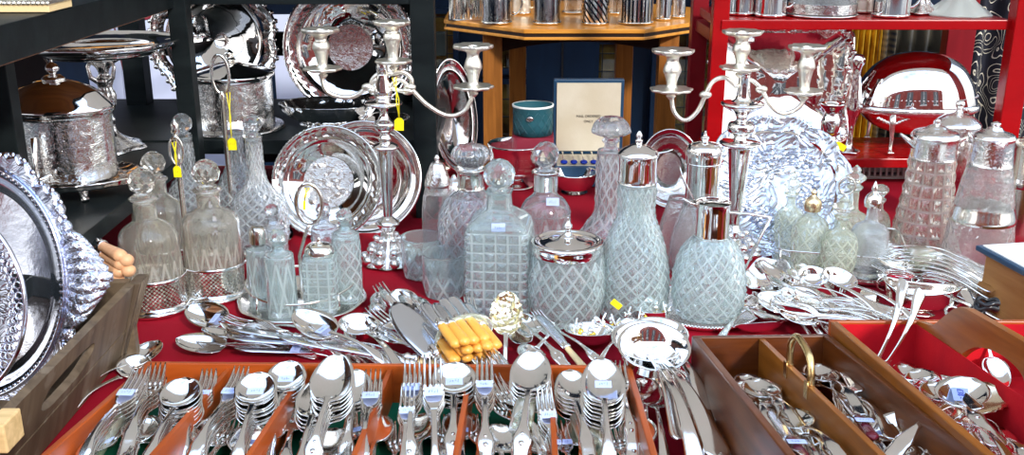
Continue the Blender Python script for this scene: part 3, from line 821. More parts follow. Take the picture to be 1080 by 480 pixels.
decanter('slim tall decanter with ribbed umbrella-shaped stopper, left of the tall claret jug', 643, 190, YT(270), [(30,280),(35,262),(30,245),(17,228),(14,220),(14,220),(14,165),(13,158),(13,158)], T+.001, GLC,
    cut=(262,166), n=10, style='diamond', depth=.003, stopper=('lathe', [(8,160),(6,152),(9,148),(5,143),(14,142),(20,139),(20,139),(17,130),(10,124),(1,122)], (12, .08)))
# claret jugs
def jug_extra(t, X, Y, z0, cx, lid=None, m=SIL, finial=None, band=None, bm=None):
    if band:
        MB().lathe(spline(shift(pxprof(cx, Y, band), z0), 4), 56, cap0=False, cap1=False).obj('silver_collar', bm or m, t)
    if lid:
        MB().lathe(spline(shift(pxprof(cx, Y, lid), z0), 4), 56, cap0=False).obj('lid', m, t)
t, X = decanter('tall diamond-cut claret jug with wide silver collar and domed lid, centre right', 672, 200, YT(330), [(30,338),(34,332),(36,305),(36,290),(32,265),(25,243),(19,228),(18,215),(20,192)], T+.001, GLA,
    cut=(328,196), n=18, depth=.004, name='claret_jug', cat='jug')
Yj = YT(330)
jug_extra(t, X, Yj, T+.001, 671, [(21,165),(22,162),(22,162),(18,158),(8,153),(3,152),(3,152),(4,148),(2,146),(3.5,143),(1,138)], SIL, band=[(21,192),(20,189),(20,166),(22,163)])
s_ = mpp(atY(700, 160, Yj)); zz = atY(690, 162, Yj).z - T
MB().tube([(.02*1, 0, zz-.004), (22*s_, 0, zz), (30*s_, 0, zz+.002), (36*s_, 0, zz+.006)], [.004,.004,.003,.002], 8, flat=.5).obj('thumb_piece', SIL, t)
# second claret jug, on a beaded tray
Yk = YT(330, T+.012)
t, X = decanter('round-bodied pinwheel-cut claret jug with angular silver handle, on the beaded tray', 748, 290, Yk, [(24,345),(32,336),(37,310),(37,290),(32,268),(23,254),(18,248)], T+.014, GLA,
    cut=(336,254), n=17, depth=.004, name='claret_jug', cat='jug')
jug_extra(t, X, Yk, T+.014, 749, None, SIL, band=[(18,250),(17.5,246),(17.5,222),(18.5,214),(19,213)])
s_ = mpp(atY(748, 230, Yk)); zb_ = lambda y: atY(748, y, Yk).z - T - .014
MB().tube([(17*s_,0,zb_(224)), (40*s_,0,zb_(226)), (61*s_,0,zb_(229))], .0042, 10, flat=.6).tube([(61*s_,0,zb_(228)), (50*s_,0,zb_(255)), (38*s_,0,zb_(283))], [.0042,.0035,.003], 10, flat=.6).obj('handle', SIL, t)
MB().tube([(-17*s_,0,zb_(217)), (-28*s_,0,zb_(212)), (-33*s_,0,zb_(209))], [.010,.006,.002], 10, flat=.5).obj('spout', SIL, t)
mb = MB(); ribbon([(0,.004,0,.001),(.02,.010,0,.002),(.04,.011,.001,.002),(.055,.008,.003,.001),(.065,.003,.006,0)], 6, .002, TR(-18*s_,0,zb_(214)) @ RZ(90) @ RX(58) , mb)
mb.obj('lid', SILE, t)
Yl = YT(288)
t, X = decanter('smooth glass jug under a tall silver domed top, behind the angular-handled jug', 741, 190, Yl, [(26,298),(30,280),(30,255),(24,230),(18,212),(17.5,200)], T+.001, GLC, name='claret_jug', cat='jug')
jug_extra(t, X, Yl, T+.001, 741, [(18.5,172),(19,160),(16,153),(8,150),(3,149),(3,149),(4.5,145),(2,143),(1,138)], SIL, band=[(18,216),(17.5,212),(17.5,173),(18.8,171)])
t, X = decanter('plain bulbous glass jug standing behind the beaded tray', 716, 240, YT(280), [(14,288),(22,275),(22,245),(16,222),(12,208)], T+.001, GLE, name='glass_jug', cat='jug')
# biscuit barrel
Yb = YT(334)
t, X = decanter('diamond-cut glass biscuit barrel with silver rim and round lid, centre front', 598, 300, Yb, [(28,348),(32,342),(39,315),(40,298),(39,280),(36,262)], T+.001, GLA, cut=(336,268), n=17, depth=.004, name='biscuit_barrel', cat='jar', th=.004)
MB().lathe(spline(shift(pxprof(598, Yb, [(37,266),(38,262),(38,257),(39,255)]), T+.001), 3), 64, cap0=False, cap1=False).obj('silver_rim', SIL, t)
MB().lathe(spline(shift(pxprof(598, Yb, [(38,257),(38,254),(38,254),(34,253),(30,255),(20,252),(10,250),(8,249),(8,249),(4,246),(3,242),(5,238),(2,234),(1,229)]), T+.001), 4), 64, cap0=False).obj('lid', SIL, t)
# tumblers
def tumbler(label, cx, ytop, ybot, Y, r):
    t, X = decanter(label, cx, (ytop+ybot)/2, Y, [(r*.86,ybot),(r*.9,ybot-4),(r*.9,ybot-4),(r*.97,ytop+20),(r,ytop)], T+.001, GLA, cut=(ybot-4, ytop+24), n=10, depth=.002, name='tumbler', cat='glass', th=.002, sub=3)
tumbler('cut glass tumbler in front, overlapping its twin on the left', 469, 266, 318, YT(310), 24)
tumbler('cut glass tumbler behind left, nearer the candlestick foot', 446, 249, 300, YT(290), 23)
# sugar casters
def caster(label, cx, Y, body, cap, m, cm=SILW, z0=T+.001, cut=None, group=None, name='caster', cat='caster', holes=True):
    t, X = decanter(label, cx, body[0][1]-15, Y, body, z0, m, name=name, cat=cat, cut=cut, n=10, depth=.0012, th=.0018, group=group)
    MB().lathe(spline(shift(pxprof(cx, Y, cap), z0), 4), 32, cap0=False).obj('silver_cap', cm, t)
    return t
caster('glass caster with pierced silver onion dome, left of the mushroom-stopper decanter', 463, YT(268), [(15,274),(17,268),(17,220),(14,200)], [(14,203),(13,196),(14,194),(12,186),(9,178),(6,172),(2,170),(3,167),(1,163)], GLE, SILE)
caster('smaller glass caster with silver dome, tucked behind the left tumbler', 480, YT(262), [(12,270),(14,262),(14,225),(12,205)], [(12,208),(11,203),(11,200),(8,192),(4,188),(1,184)], GLE, SILE)

# ---------------------------------------------------------------- left decanter frames
def coaster(parent, x, y, r, z0, h, m=P_LAT):
    mb = MB().lathe([(r, z0+.006), (r, z0+h*.5), (r*1.01, z0+h-.004)], 64, cap0=False, cap1=False)
    c = mb.obj('pierced_gallery', m, parent, TR(x, y, 0))
    # the fretwork is centred on the gallery's own axis
    MB().lathe([(r*1.02, z0+h-.006), (r*1.06, z0+h-.003), (r*1.02, z0+h)], 64, cap0=False, cap1=False).lathe([(r*1.08, z0), (r*1.1, z0+.004), (r*1.0, z0+.008)], 64, cap0=True, cap1=False).obj('rim', SIL, c)
    return c
def dec_in_coaster(label, cx, yb, neck, body, ball, collar_y, r_px, gal_top, m=GLW, stand=None, zb=T+.012):
    Y = YT(yb, zb)
    body_ = body
    return decanter(label, cx, body[1][1]-20, Y, body_, zb, m, cut=(body[0][1]-6, gal_top+6), n=16, style='long', depth=.0015, stopper=('ball', *ball), sub=4, group=None) + (Y,)
t1, X1, Y1 = dec_in_coaster('warm-tinted cut decanter, front left in the pierced silver stand, below the yellow tag', 162, 316, None, [(29,325),(31,320),(31,258),(28,243),(18,235),(12,231),(12,231),(12,216),(11,213),(15,210),(15,208),(12,207)], (15,191,9,206), 209, 31, 271)
t2, X2, Y2 = dec_in_coaster('warm-tinted cut decanter, right in the pierced silver stand, round amber-lit stopper', 227, 302, None, [(29,313),(30,308),(30,240),(27,228),(18,222),(12,219),(12,219),(12,206),(11,204),(15,201),(15,199),(12,198)], (15,182,9,197), 201, 31, 258)
t3, X3, Y3 = dec_in_coaster('warm-tinted cut decanter, rear in the pierced silver stand, mostly hidden', 172, 284, None, [(26,293),(27,288),(27,226),(24,215),(15,208),(11,204),(11,204),(11,192),(13,190),(13,188),(10,187)], (13,172,8,186), 190, 28, 246)
xc, yc = (X1+X2+X3)/3, (Y1+Y2+Y3)/3
st = thing('decanter_stand', 'silver three-decanter stand with pierced galleries and central pole, left', 'stand', (xc, yc, T))
s1 = mpp(Vector((X1, Y1, T)))
for (x, y) in ((X1,Y1),(X2,Y2),(X3,Y3)):
    coaster(st, x-xc, y-yc, 33*s1, .0045, .056)
mb = MB()
for (x, y) in ((X1,Y1),(X2,Y2),(X3,Y3)): mb.lathe([(0,.0),(38*s1,.0),(40*s1,.004),(38*s1,.008),(.001,.009)], 64, M=TR(x-xc, y-yc, 0))
mb.obj('base_plate', SIL, st)
pp = atY(185, 140, yc); px_ = pp.x - xc; hz = pp.z - T
MB().lathe([(.01,0),(.006,.01),(.0045,.03),(.0045,hz-.06),(.007,hz-.055),(.0045,hz-.05),(.0045,hz-.01),(.008,hz-.006),(.006,hz),(.007,hz+.006),(.003,hz+.012),(.001,hz+.016)], 20, M=TR(px_, 0, .008)).obj('pole', SILW, st)
MB().tube([(math.cos(a)*.011, 0, hz-.03 + math.sin(a)*.024) for a in [k*PI/10 for k in range(20)]], .0022, 8, closed=True, M=TR(px_+.0, -.005, 0)).obj('handle', SILW, st)
price_tag(187, 181, yc-.04, 'yellow price tag tied to the pole of the three-decanter stand, far left', (184, 150), 1)
# ring-handled stand behind with tall cut decanters
Ys = YT(252)
def tall_dec(label, cx, Y, ys, ball, r, topn, cutb):
    return decanter(label, cx, ys[1], Y, [(r*.8,ys[0]),(r,ys[0]-10),(r,ys[1]),(r*.8,ys[1]-14),(r*.42,ys[1]-28),(8.5,ys[1]-44),(8,topn+12),(9.5,topn),(9.5,topn)], T+.012, GLC, cut=(ys[0]-6, topn+8), n=14, depth=.0028, stopper=('ball', *ball, 1))
tall_dec('tall diamond-cut decanter with clear ball stopper, right of the ring-handled rod', 273, YT(258,T+.012), (262, 222), (10,131,7,143), 29, 144, 0)
tall_dec('tall diamond-cut decanter with clear ball stopper, behind the left yellow tag', 200, YT(244,T+.012), (250, 210), (10.5,130,7,142), 22, 143, 0)
decanter('tall cut decanter without stopper, directly behind the ring-handled rod', 252, 200, YT(240,T+.012), [(20,246),(24,238),(24,205),(18,188),(9,170),(8,150),(9,138),(9,138)], T+.012, GLC, cut=(240,142), n=12, depth=.0025)
st = thing('decanter_stand', 'silver decanter stand with tall rod and elongated ring handle', 'stand', (atY(243,200,Ys).x, Ys, T))
zr = atY(243, 99, Ys).z - T; zt = atY(243, 58, Ys).z - T
MB().lathe([(.001,0),(.012,0),(.014,.008),(.006,.016),(.0052,.03),(.0052,zr-.02),(.007,zr-.015),(.005,zr-.008),(.004,zr)], 20, M=TR(0,0,.006)).obj('rod', SILW, st)
MB().tube([(math.cos(a)*.0165, 0, (zr+zt)/2 + math.sin(a)*(zt-zr)/2) for a in [k*PI/16 for k in range(32)]], .0032, 8, closed=True).obj('ring_handle', SILW, st)
MB().lathe([(.001,0),(.115,0),(.118,.003),(.115,.006),(.001,.007)], 64).obj('base_plate', SIL, st)
price_tag(245, 152, Ys-.01, 'yellow price tag hanging from the tall ring-handled rod', (241, 98), 2, w=.0165, h=.024)

# ---------------------------------------------------------------- round cruet stand with six bottles
Yc = YT(314, T+.01); Xc = atY(319, 314, Yc).x; sC = mpp(Vector((Xc, Yc, T)))
cs = thing('cruet_stand', 'round silver cruet stand with wire ring rail and loop handle, left centre', 'stand', (Xc, Yc, T))
Rc = 66*sC
MB().lathe([(.001,.004),(Rc*.9,.004),(Rc*.95,.010),(Rc,.011),(Rc*1.02,.009),(Rc*.95,.004),(Rc*.9,.001),(.001,.001)], 72, mod=lambda a, z, r: r*(1+.012*math.cos(10*a))).obj('base_plate', SILW, cs)
for k in range(4):
    a = PI/4 + k*PI/2; MB().lathe([(.004,0),(.007,.004),(.003,.008)], 12, M=TR(math.cos(a)*Rc*.8, math.sin(a)*Rc*.8, -.002)).obj('foot', SILW, cs)
zrr = .038
MB().tube([(math.cos(a)*Rc*.86, math.sin(a)*Rc*.86, zrr+.004*math.cos(2*a)) for a in [k*PI/24 for k in range(48)]], .0022, 8, closed=True).obj('ring_rail', SILW, cs)
for k in range(4):
    a = PI/4 + .1 + k*PI/2; MB().tube([(math.cos(a)*Rc*.86, math.sin(a)*Rc*.86, .008), (math.cos(a)*Rc*.88, math.sin(a)*Rc*.88, .02), (math.cos(a)*Rc*.86, math.sin(a)*Rc*.86, zrr)], [.003,.0018,.0028], 8).obj('rail_post', SILW, cs)
zt = atY(325, 236, Yc).z - T; zt2 = atY(325, 194, Yc).z - T; hx = atY(326, 215, Yc).x - Xc
MB().tube([(0,0,.008),(0,0,zt*.6),(hx*.7,0,zt-.01),(hx,0,zt)], .003, 10).obj('stem', SILW, cs)
MB().tube([(hx + math.cos(a)*.0215, 0, (zt+zt2)/2 + math.sin(a)*(zt2-zt)/2) for a in [k*PI/16 for k in range(32)]], .0035, 8, closed=True).obj('loop_handle', SILW, cs)
price_tag(321, 216, Yc-.012, 'narrow yellow tag looped on the round cruet stand handle', (322, 198), 3, w=.004, h=.018, tilt=6)
def cbot(label, cx, yb, r, ytop, ybody, m=GLA, stop='ball', capm=None, dz=.012, sec=None, cut=True, style='long'):
    Y = YT(yb, T+dz)
    return decanter(label, cx, yb-30, Y, [(r*.9,yb+3),(r,yb),(r,ybody),(r*.8,ybody-5),(r*.45,ybody-9),(r*.42,ybody-15),(r*.55,ybody-17)], T+dz, m, cut=((yb-4, ybody+6) if cut else None), n=8, style=style, depth=.0012, th=.002,
        name='cruet_bottle', cat='bottle', sec=sec, stopper=(('ball', r*.58, ytop+r*.58, r*.35, ybody-17) if stop == 'ball' else ('lathe', [(r*.4,ybody-14),(r*.5,ybody-20),(r*.35,ybody-24),(r*.75,ybody-28),(r*.5,ytop+3),(.5,ytop)])), collar=None)
cbot('faceted bottle with ball stopper at the front of the round cruet stand', 296, 330, 16, 241, 274, GLA)
t, _ = cbot('cruet bottle with small silver cap, front left in the round cruet stand', 275, 318, 14, 246, 268, GLA, stop='ball'); 
Yq = YT(318, T+.012); MB().lathe(spline(shift(pxprof(275, Yq, [(9,256),(9,246),(9,246),(7,240),(2,239)]), T+.012), 3), 24, cap0=False).obj('silver_cap', SILW, t)
cbot('tall etched bottle with ball stopper, right in the round cruet stand', 366, 312, 15, 219, 252, GLA, style='diamond')
cbot('etched cruet bottle, rear left in the round cruet stand', 290, 296, 14, 214, 246, GLC, style='square')
cbot('etched cruet bottle, rear right in the round cruet stand', 343, 290, 14, 212, 244, GLC, style='square')
Yq = YT(326, T+.012)
t, _ = decanter('square glass mustard pot with open silver lid and spoon, in the round cruet stand', 339, 300, Yq, [(15,333),(17,330),(17,330),(17,272),(15,268)], T+.012, GLA, cut=(328,274), n=12, depth=.0015, style='square', sec=lambda m: sqsec(m, 0, .25), name='mustard_pot', cat='pot', th=.002, sub=2)
MB().lathe(spline(shift(pxprof(339, Yq, [(15,270),(16,266),(15,262),(12,258),(3,256),(2,252),(.5,250)]), T+.012), 3), 32, cap0=False).obj('lid', SILW, t)

# ---------------------------------------------------------------- right-hand glass
def claret_right(label, cxt, cyt, Y, body, cut, m, style, n, lid, band, spout=True, handle=None, ring=None, depth=.0025):
    t, X = decanter(label, cxt, cyt, Y, body, T+.001, m, cut=cut, n=n, style=style, depth=depth, name='claret_jug', cat='jug', th=.003)
    jug_extra(t, X, Y, T+.001, cxt, lid, SILE, band=band, bm=SILE)
    if ring: MB().lathe(spline(shift(pxprof(cxt, Y, ring), T+.001), 3), 56, cap0=False, cap1=False).obj('silver_band', SILW, t)
    return t, X
Yr = YT(268)
t, X = claret_right('tapering hobnail-cut claret jug with engraved silver collar, right of the dome foot', 986, 150, Yr, [(32,275),(34,268),(33,255),(25,200),(23,165)], (266,167), GLW, 'hob', 14,
    [(24,146),(25,144),(25,144),(22,139),(12,136),(8,133),(3,131),(3,127),(1,125)], [(23.5,166),(23,162),(23,148),(25,144)])
s_ = mpp(atY(986, 150, Yr)); zz = atY(986, 145, Yr).z - T
MB().tube([(-22*s_,0,zz-.016),(-30*s_,0,zz-.004),(-37*s_,0,zz+.006)], [.011,.007,.003], 10, flat=.7).obj('spout', SILE, t)
hh = lambda x, y: ((x-986)*s_, .0, atY(986, y, Yr).z - T)
MB().tube(spline([hh(1010,150),hh(1022,146),hh(1033,158),hh(1030,185),hh(1022,215),hh(1016,240)], 5), .0035, 8).obj('handle', SILW, t)
Yr2 = YT(296)
t, X = claret_right('tapering etched claret jug with silver collar and mid band, second from right', 1047, 155, Yr2, [(36,306),(38,298),(36,270),(33,240),(28,205),(22,172)], None, GLE, 'hob', 14,
    [(21,147),(22,145),(22,145),(19,141),(10,138),(6,134),(4,133),(5,130),(1,128)], [(23,173),(22,168),(21,150),(22,145)], ring=[(32.5,232),(33,229),(30.5,219),(30,216)])
MB().lathe([(r*1.015, z) for r, z in shift(pxprof(1047, Yr2, [(25.5,196),(24,188)]), T+.001)], 56, cap0=False, cap1=False).obj('etched_band', GLF, t)
MB().tube([(-21*s_,0,atY(1047,150,Yr2).z-T),(-26*s_,0,atY(1047,140,Yr2).z-T)], [.008,.002], 10, flat=.7).obj('spout', SILE, t)
t = thing('tankard', 'plain silver tankard at the far right edge, beside the etched jug', 'tankard', (atY(1078,200,YT(258)).x, YT(258), T+.001))
MB().lathe(spline(shift(pxprof(1078, YT(258), [(18,262),(20,258),(20,258),(19,200),(19,160),(20,152),(20,150)]), T+.001), 3), 56, cap1=False).obj('body', SILW, t)
MB().lathe(shift(pxprof(1078, YT(258), [(19.5,196),(20.5,193),(20.5,189),(19.5,186)]), T+.001), 56, cap0=False, cap1=False).obj('raised_band', SIL, t)
t = thing('lidded_jar', 'engraved silver lidded jar with knob finial, behind the right claret jugs', 'jar', (atY(1010,130,YT(232)).x, YT(232), T+.001))
Yz = YT(232)
MB().lathe(spline(shift(pxprof(1010, Yz, [(14,235),(20,228),(14,215),(12,205),(20,190),(25,170),(25,150),(23,136),(23,133)]), T+.001), 4), 56).obj('body', SILE, t)
MB().lathe(spline(shift(pxprof(1010, Yz, [(24,134),(23,129),(14,122),(5,119),(3,115),(5,111),(4,107),(1,105)]), T+.001), 4), 48, cap0=False).obj('lid', SILE, t)

# ---------------------------------------------------------------- right cruet set
Yf = YT(275, T+.01); Xf = atY(885, 275, Yf).x; sF = mpp(Vector((Xf, Yf, T)))
cf = thing('cruet_stand', 'square silver cruet stand with wire rail, right of the rose-embossed tray', 'stand', (Xf, Yf, T))
cf.rotation_euler = (0, 0, R(-14))
hw, hd = 66*sF, .095
MB().prism([(x*hw/1.0, y*hd) for x, y in sqsec(64, 0, .12)], .006, .010).prism([(x*hw*1.04, y*hd*1.05) for x, y in sqsec(64, 0, .12)], .003, .007).obj('base_plate', SIL, cf)
MB().tube([(x*hw*.95, y*hd*.95, .052) for x, y in sqsec(64, 0, .12)], .0018, 8, closed=True).obj('wire_rail', SILW, cf)
for x, y in ((-1,-1),(1,-1),(1,1),(-1,1),(0,-1)): MB().tube([(x*hw*.93, y*hd*.93, .008), (x*hw*.93, y*hd*.93, .052)], .0018, 8).obj('rail_post', SILW, cf)
MB().tube([(0,0,.01),(0,0,.14)], .003, 8).tube([(math.cos(a)*.014, 0, .155 + math.sin(a)*.016) for a in [k*PI/10 for k in range(20)]], .002, 8, closed=True).obj('handle', SILW, cf)
def rbot(label, cx, yb, r, ysh, yn, top, cm=None, m=GLG, kind='spire', cut=True):
    Y = YT(yb, T+.012)
    body = [(r*.75,yb+3),(r*.8,yb),(r,yb-18),(r,ysh+8),(r*.8,ysh),(r*.35,ysh-6),(r*.3,yn)]
    if kind == 'spire': stp = ('lathe', [(r*.28,yn+3),(r*.5,yn-2),(r*.3,yn-5),(r*.65,yn-12),(r*.25,yn-17),(r*.3,top+5),(.5,top)])
    elif kind == 'cap': stp = None
    t, X = decanter(label, cx, yb-20, Y, body, T+.012, m, cut=(yb-3, ysh+4) if cut else None, n=9, depth=.0016, th=.002, name='cruet_bottle', cat='bottle', stopper=stp)
    if kind == 'cap': MB().lathe(spline(shift(pxprof(cx, Y, [(r*.45,yn+3),(r*.5,yn-2),(r*.5,yn-2),(r*.42,yn-8),(r*.2,yn-12),(r*.12,yn-14),(r*.18,yn-16),(.5,top)]), T+.012), 3), 28, cap0=False).obj('silver_cap', cm or SILW, t)
rbot('cruet bottle with pointed spire stopper, standing tallest in the square cruet stand', 897, 262, 17, 226, 199, 174)
rbot('round caster with beehive silver lid, right front in the square cruet stand', 915, 288, 19, 238, 215, 191, kind='cap', m=GLF, cut=False)
rbot('wide cut mustard jar with brassy lid, left in the square cruet stand', 853, 282, 19, 232, 219, 199, cm=silver('gilt', (.85,.68,.42), .25), kind='cap')
rbot('small silver-capped caster, rear middle in the square cruet stand', 878, 250, 14, 214, 196, 171, kind='cap')
rbot('cut bottle, front middle in the square cruet stand', 884, 292, 18, 246, 230, 206)
rbot('cut bottle with faceted stopper, rear left in the square cruet stand', 832, 262, 15, 222, 206, 180)
rbot('cut bottle, rear right in the square cruet stand', 925, 258, 13, 226, 212, 196)

# ---------------------------------------------------------------- candelabra
def sconce(cx, Y, ys, r, X0, z0, m=SILC):
    """ys: dish top row, socket bottom row, drip pan row"""
    mb = MB(); yt, yb, yp = ys
    h = yp - yt
    q = shift(pxprof(cx, Y, [(2,yp+9),(5,yp+5),(3,yp+3),(r*.95,yp),(r,yp-3),(r,yp-3),(r*.5,yp-2),(5,yp-6),(7,yb),(9,yb-5),(8,yb-11),(6,yt+12),(8,yt+7),(r*.95,yt+4),(r,yt),(r,yt),(r*.4,yt+1),(5,yt+2),(4,yt+9),(1,yt+10)]), z0)
    mb.lathe(spline(q, 3), 40, mod=lambda a, z, rr: rr*(1.06 + (.08*math.cos(9*a) if rr > .018 else 0)))
    p = atY(cx, (yt+yp)/2, Y)
    return mb, p.x - X0
def arm(pts, Y, X0, z0, r=.0042):
    P = []
    for x, y in pts: p = atY(x, y, Y); P.append((p.x - X0, 0, p.z - z0))
    return MB().tube(spline(P, 6), r, 10)
def candelabrum(label, cx, cyb, Y, stem, scs, arms, z0=T+.001, leaves=()):
    X0 = atY(cx, cyb, Y).x
    t = thing('candelabrum', label, 'candelabrum', (X0, Y, z0))
    for nm, prof, m, k in stem:
        md = (lambda a, z, r: r*(1 + k*math.cos(8*a))) if k else None
        P = spline(shift(pxprof(cx, Y, prof), z0), 4)
        if nm == 'base': P[0] = (P[0][0], 0)
        MB().lathe(P, 48, mod=md).obj(nm, m, t)
    fo = MB()
    for n_, rr_, zz_, sz in ((10,.046,.010,.012),(8,.034,.026,.011),(6,.023,.046,.008)):
        for k in range(n_):
            a_ = 2*PI*(k+.5*(n_ % 4 == 0))/n_; fo.ball((math.cos(a_)*rr_, math.sin(a_)*rr_, zz_), sz, 2, True, (.9,.9,.8))
    fo.obj('acanthus_foliage', SILE, t)
    for s_ in scs:
        mb, dx = sconce(s_[0], Y, s_[1], s_[2], X0, z0); mb.obj('sconce', SILC, t, TR(dx, 0, 0))
    for a in arms:
        o = arm(a, Y, X0, z0).obj('arm', SILC, t)
        p = atY(*a[len(a)//2 - 1], Y)
        MB().ball((p.x-X0, 0, p.z-z0), .0085, 2, True, (1.4,.8,.9)).obj('leaf_ornament', SILC, o)
    return t
Yq = YT(276)
candelabrum('three-light silver candelabrum with scrolled arms, left, yellow tag on its centre', 408, 200, Yq,
    [('base', [(27,292),(27,286),(24,278),(17,266),(10,254),(6,243)], SILE, .06), ('column', [(5,246),(11,238),(12,234),(5,228),(5,222),(8.5,162),(9,158),(14,156),(13,153),(6,150)], SIL, 0),
     ('capital', [(5,152),(7,146),(5,141),(10,136),(11,130),(6,125),(5,115),(19,110),(18,107),(8,105),(10,98),(7,84),(6,78)], SIL, 0), ('upper_stem', [(5,82),(6,72),(5,64)], SIL, 0)],
    [(414,(22,46,66),17), (339,(30,56,74),18), (499,(47,76,93),19)],
    [[(408,96),(420,84),(432,92),(450,110),(472,122),(490,117),(499,100)], [(408,96),(398,84),(388,92),(372,102),(354,101),(343,94),(339,80)], [(408,92),(395,96),(392,86),(400,78),(414,78)], [(408,92),(430,96),(434,84),(425,76),(414,78)]])
price_tag(421, 131, Yq-.02, 'yellow price tag hanging on the left candelabrum', (413, 82), 4, w=.0165, h=.023, tilt=3)
Yq = YT(270)
candelabrum('silver candelabrum with two scrolled arms, right, in front of the embossed tray', 777, 200, Yq,
    [('base', [(22,285),(22,278),(18,268),(10,258),(7,250)], SILE, .04), ('column', [(6,252),(9,244),(6,238),(6,228),(12,160),(13,156),(21,152),(20,149),(7,147)], SIL, 0),
     ('capital', [(6,149),(8,142),(14,138),(13,130),(6,127),(8,120),(21,112),(22,108),(10,106),(7,98),(6,82),(7,76)], SIL, 0)],
    [(782,(32,58,73),19), (709,(52,80,96),20), (850,(48,76,98),18)],
    [[(777,92),(765,82),(752,86),(744,100),(735,118),(722,127),(711,118),(708,100)], [(777,92),(790,84),(803,94),(813,112),(826,120),(842,114),(849,102)]])
t = thing('candlestick', 'short silver candlestick with dished top, behind the square cruet stand', 'candlestick', (atY(874,150,YT(235)).x, YT(235), T+.001))
Yw = YT(235)
MB().lathe(spline(shift(pxprof(875, Yw, [(24,240),(22,234),(10,226),(6,215),(5,195),(9,170),(6,155),(8,150),(5,142)]), T+.001), 4), 40).obj('base', SIL, t)
MB().lathe(spline(shift(pxprof(875, Yw, [(5,144),(9,138),(10,128),(7,118),(12,112),(14,109),(14,109),(6,111),(5,116),(1,118)]), T+.001), 4), 40, cap0=False).obj('socket', SIL, t)
price_tag(886, 154, Yw-.02, 'yellow tag lying tilted against the short candlestick by the red shelf', (875, 146), 6, w=.013, h=.026, tilt=-60)
# ---------------------------------------------------------------- salvers and trays standing on edge
def disc_frame(c, tilt, yaw=0, roll=0):
    # local z is the face normal: points to the viewer, leaning back by tilt
    return Matrix.Translation(c) @ RZ(yaw) @ RX(90 - tilt) @ RZ(roll)
def salver(name, label, cx, cy, Y, rpx, tilt=12, yaw=0, ax=1, ay=1, face=SIL, rim=SILE, prof=None, beads=0, wav=None, center=None, cat='tray', roll=0, bead_r=.0022, handles=None, ring=None, lift=0):
    p = atY(cx, cy, Y); p.z += lift; r = rpx*mpp(p)
    t = thing(name, label, cat); t.matrix_local = disc_frame(p, tilt, yaw, roll)
    sec = [(x*ax, y*ay) for x, y in circ(96)]
    pr_ = prof or [(.001,-.004),(.72,-.004),(.76,-.001),(.80,.004),(.80,.004)]
    P = [(a*r if a > .002 else a, z) for a, z in pr_]
    back = [(a, z - .0022) for a, z in P[::-1]]
    MB().lathe(back + P, sec=sec, cap0=False, cap1=False).obj('plate', face, t)
    wv = (lambda a, z, q: q*(1 + wav[1]*abs(math.sin(wav[0]*a/2)) )) if wav else None
    if ring: ring(t, r, sec)
    MB().lathe(spline([(r*.795,.003),(r*.84,.0035),(r*.9,.005),(r*.95,.009),(r*.985,.010),(r,.007),(r*.985,.002),(r*.9,.001),(r*.795,0)], 3), sec=sec, mod=wv, cap0=False, cap1=False).obj('rim', rim, t)
    if beads:
        mb = MB()
        for k in range(beads):
            a = 2*PI*k/beads; q = r*(1 + (wav[1]*abs(math.sin(wav[0]*a/2)) if wav else 0))
            mb.ball((math.cos(a)*q*ax, math.sin(a)*q*ay, .006), bead_r, 1, True)
        mb.obj('beading', SIL, t)
    if center:
        MB().lathe([(.001,-.0032),(r*center[0],-.0032)], sec=sec, cap0=False, cap1=False).obj('engraved_centre', center[1], t)
    return t, p, r
SILMIR = silver('silver_mirror', (.93,.90,.87), .04, 'noise', scale=9, st=.12, dist=.02)
KEY = silver('silver_key_engraving', (.75,.72,.68), .2, 'scroll', scale=60, st=1, dist=.003)
salver('salver', 'large round silver salver with engraved centre, standing on the back shelf', 369, 50, 2.36, 70, 10, face=SILMIR, beads=72, center=(.34, SILE), rim=SILH)
salver('salver', 'round silver salver with beaded edge and engraved key border, leaning behind the round cruet stand', 346, 192, 1.99, 60, 20, yaw=-6, face=SIL, beads=80, center=(.45, KEY), prof=[(.001,-.004),(.58,-.004),(.60,-.002),(.70,-.002),(.72,.001),(.80,.004)], rim=SILH)
salver('salver', 'plain round silver salver behind the beaded one, beside the left candelabrum', 384, 188, 2.045, 61, 20, yaw=4, face=SILMIR, beads=0, rim=SIL)
salver('pierced_dish', 'oval silver dish with pierced border, behind the tall claret jug', 706, 178, 2.2, 42, 14, ax=.78, face=SILH, rim=SIL, center=(.4, SILW), prof=[(.001,-.012),(.5,-.012),(.62,-.004),(.80,.004)],
    ring=lambda t, r, sec: MB().lathe([(r*.62,-.002),(r*.80,.005)], sec=sec, cap0=False, cap1=False).obj('pierced_border', KEY, t))
salver('embossed_tray', 'large round tray embossed with roses, scalloped pie-crust edge, right of centre', 818, 197, 1.93, 76, 33, yaw=-8, face=SILR, rim=SILR, wav=(12,.06), center=(.5, SILR), bead_r=.003, prof=[(.001,-.010),(.3,-.007),(.55,-.009),(.72,-.002),(.80,.004)])
# raised roses on it
emb = [o for o in COL.objects if o.name.startswith('embossed_tray')][0]
mb = MB(); rnd = random.Random(5); rr_ = 76*mpp(atY(818,197,1.93))
for k in range(9):
    a = k*2*PI/9 + .2; q = rr_*(.55 if k % 2 else .45); cxr, cyr = math.cos(a)*q, math.sin(a)*q
    for ring_, (n_, rad, s2) in enumerate(((1,0,.010),(5,.010,.008),(8,.018,.008))):
        for j in range(n_):
            b = j*2*PI/max(1,n_) + ring_
            mb.ball((cxr+math.cos(b)*rad, cyr+math.sin(b)*rad, -.004), s2, 2, True, (1,.8,.55))
mb.obj('embossed_roses', SILR, emb)
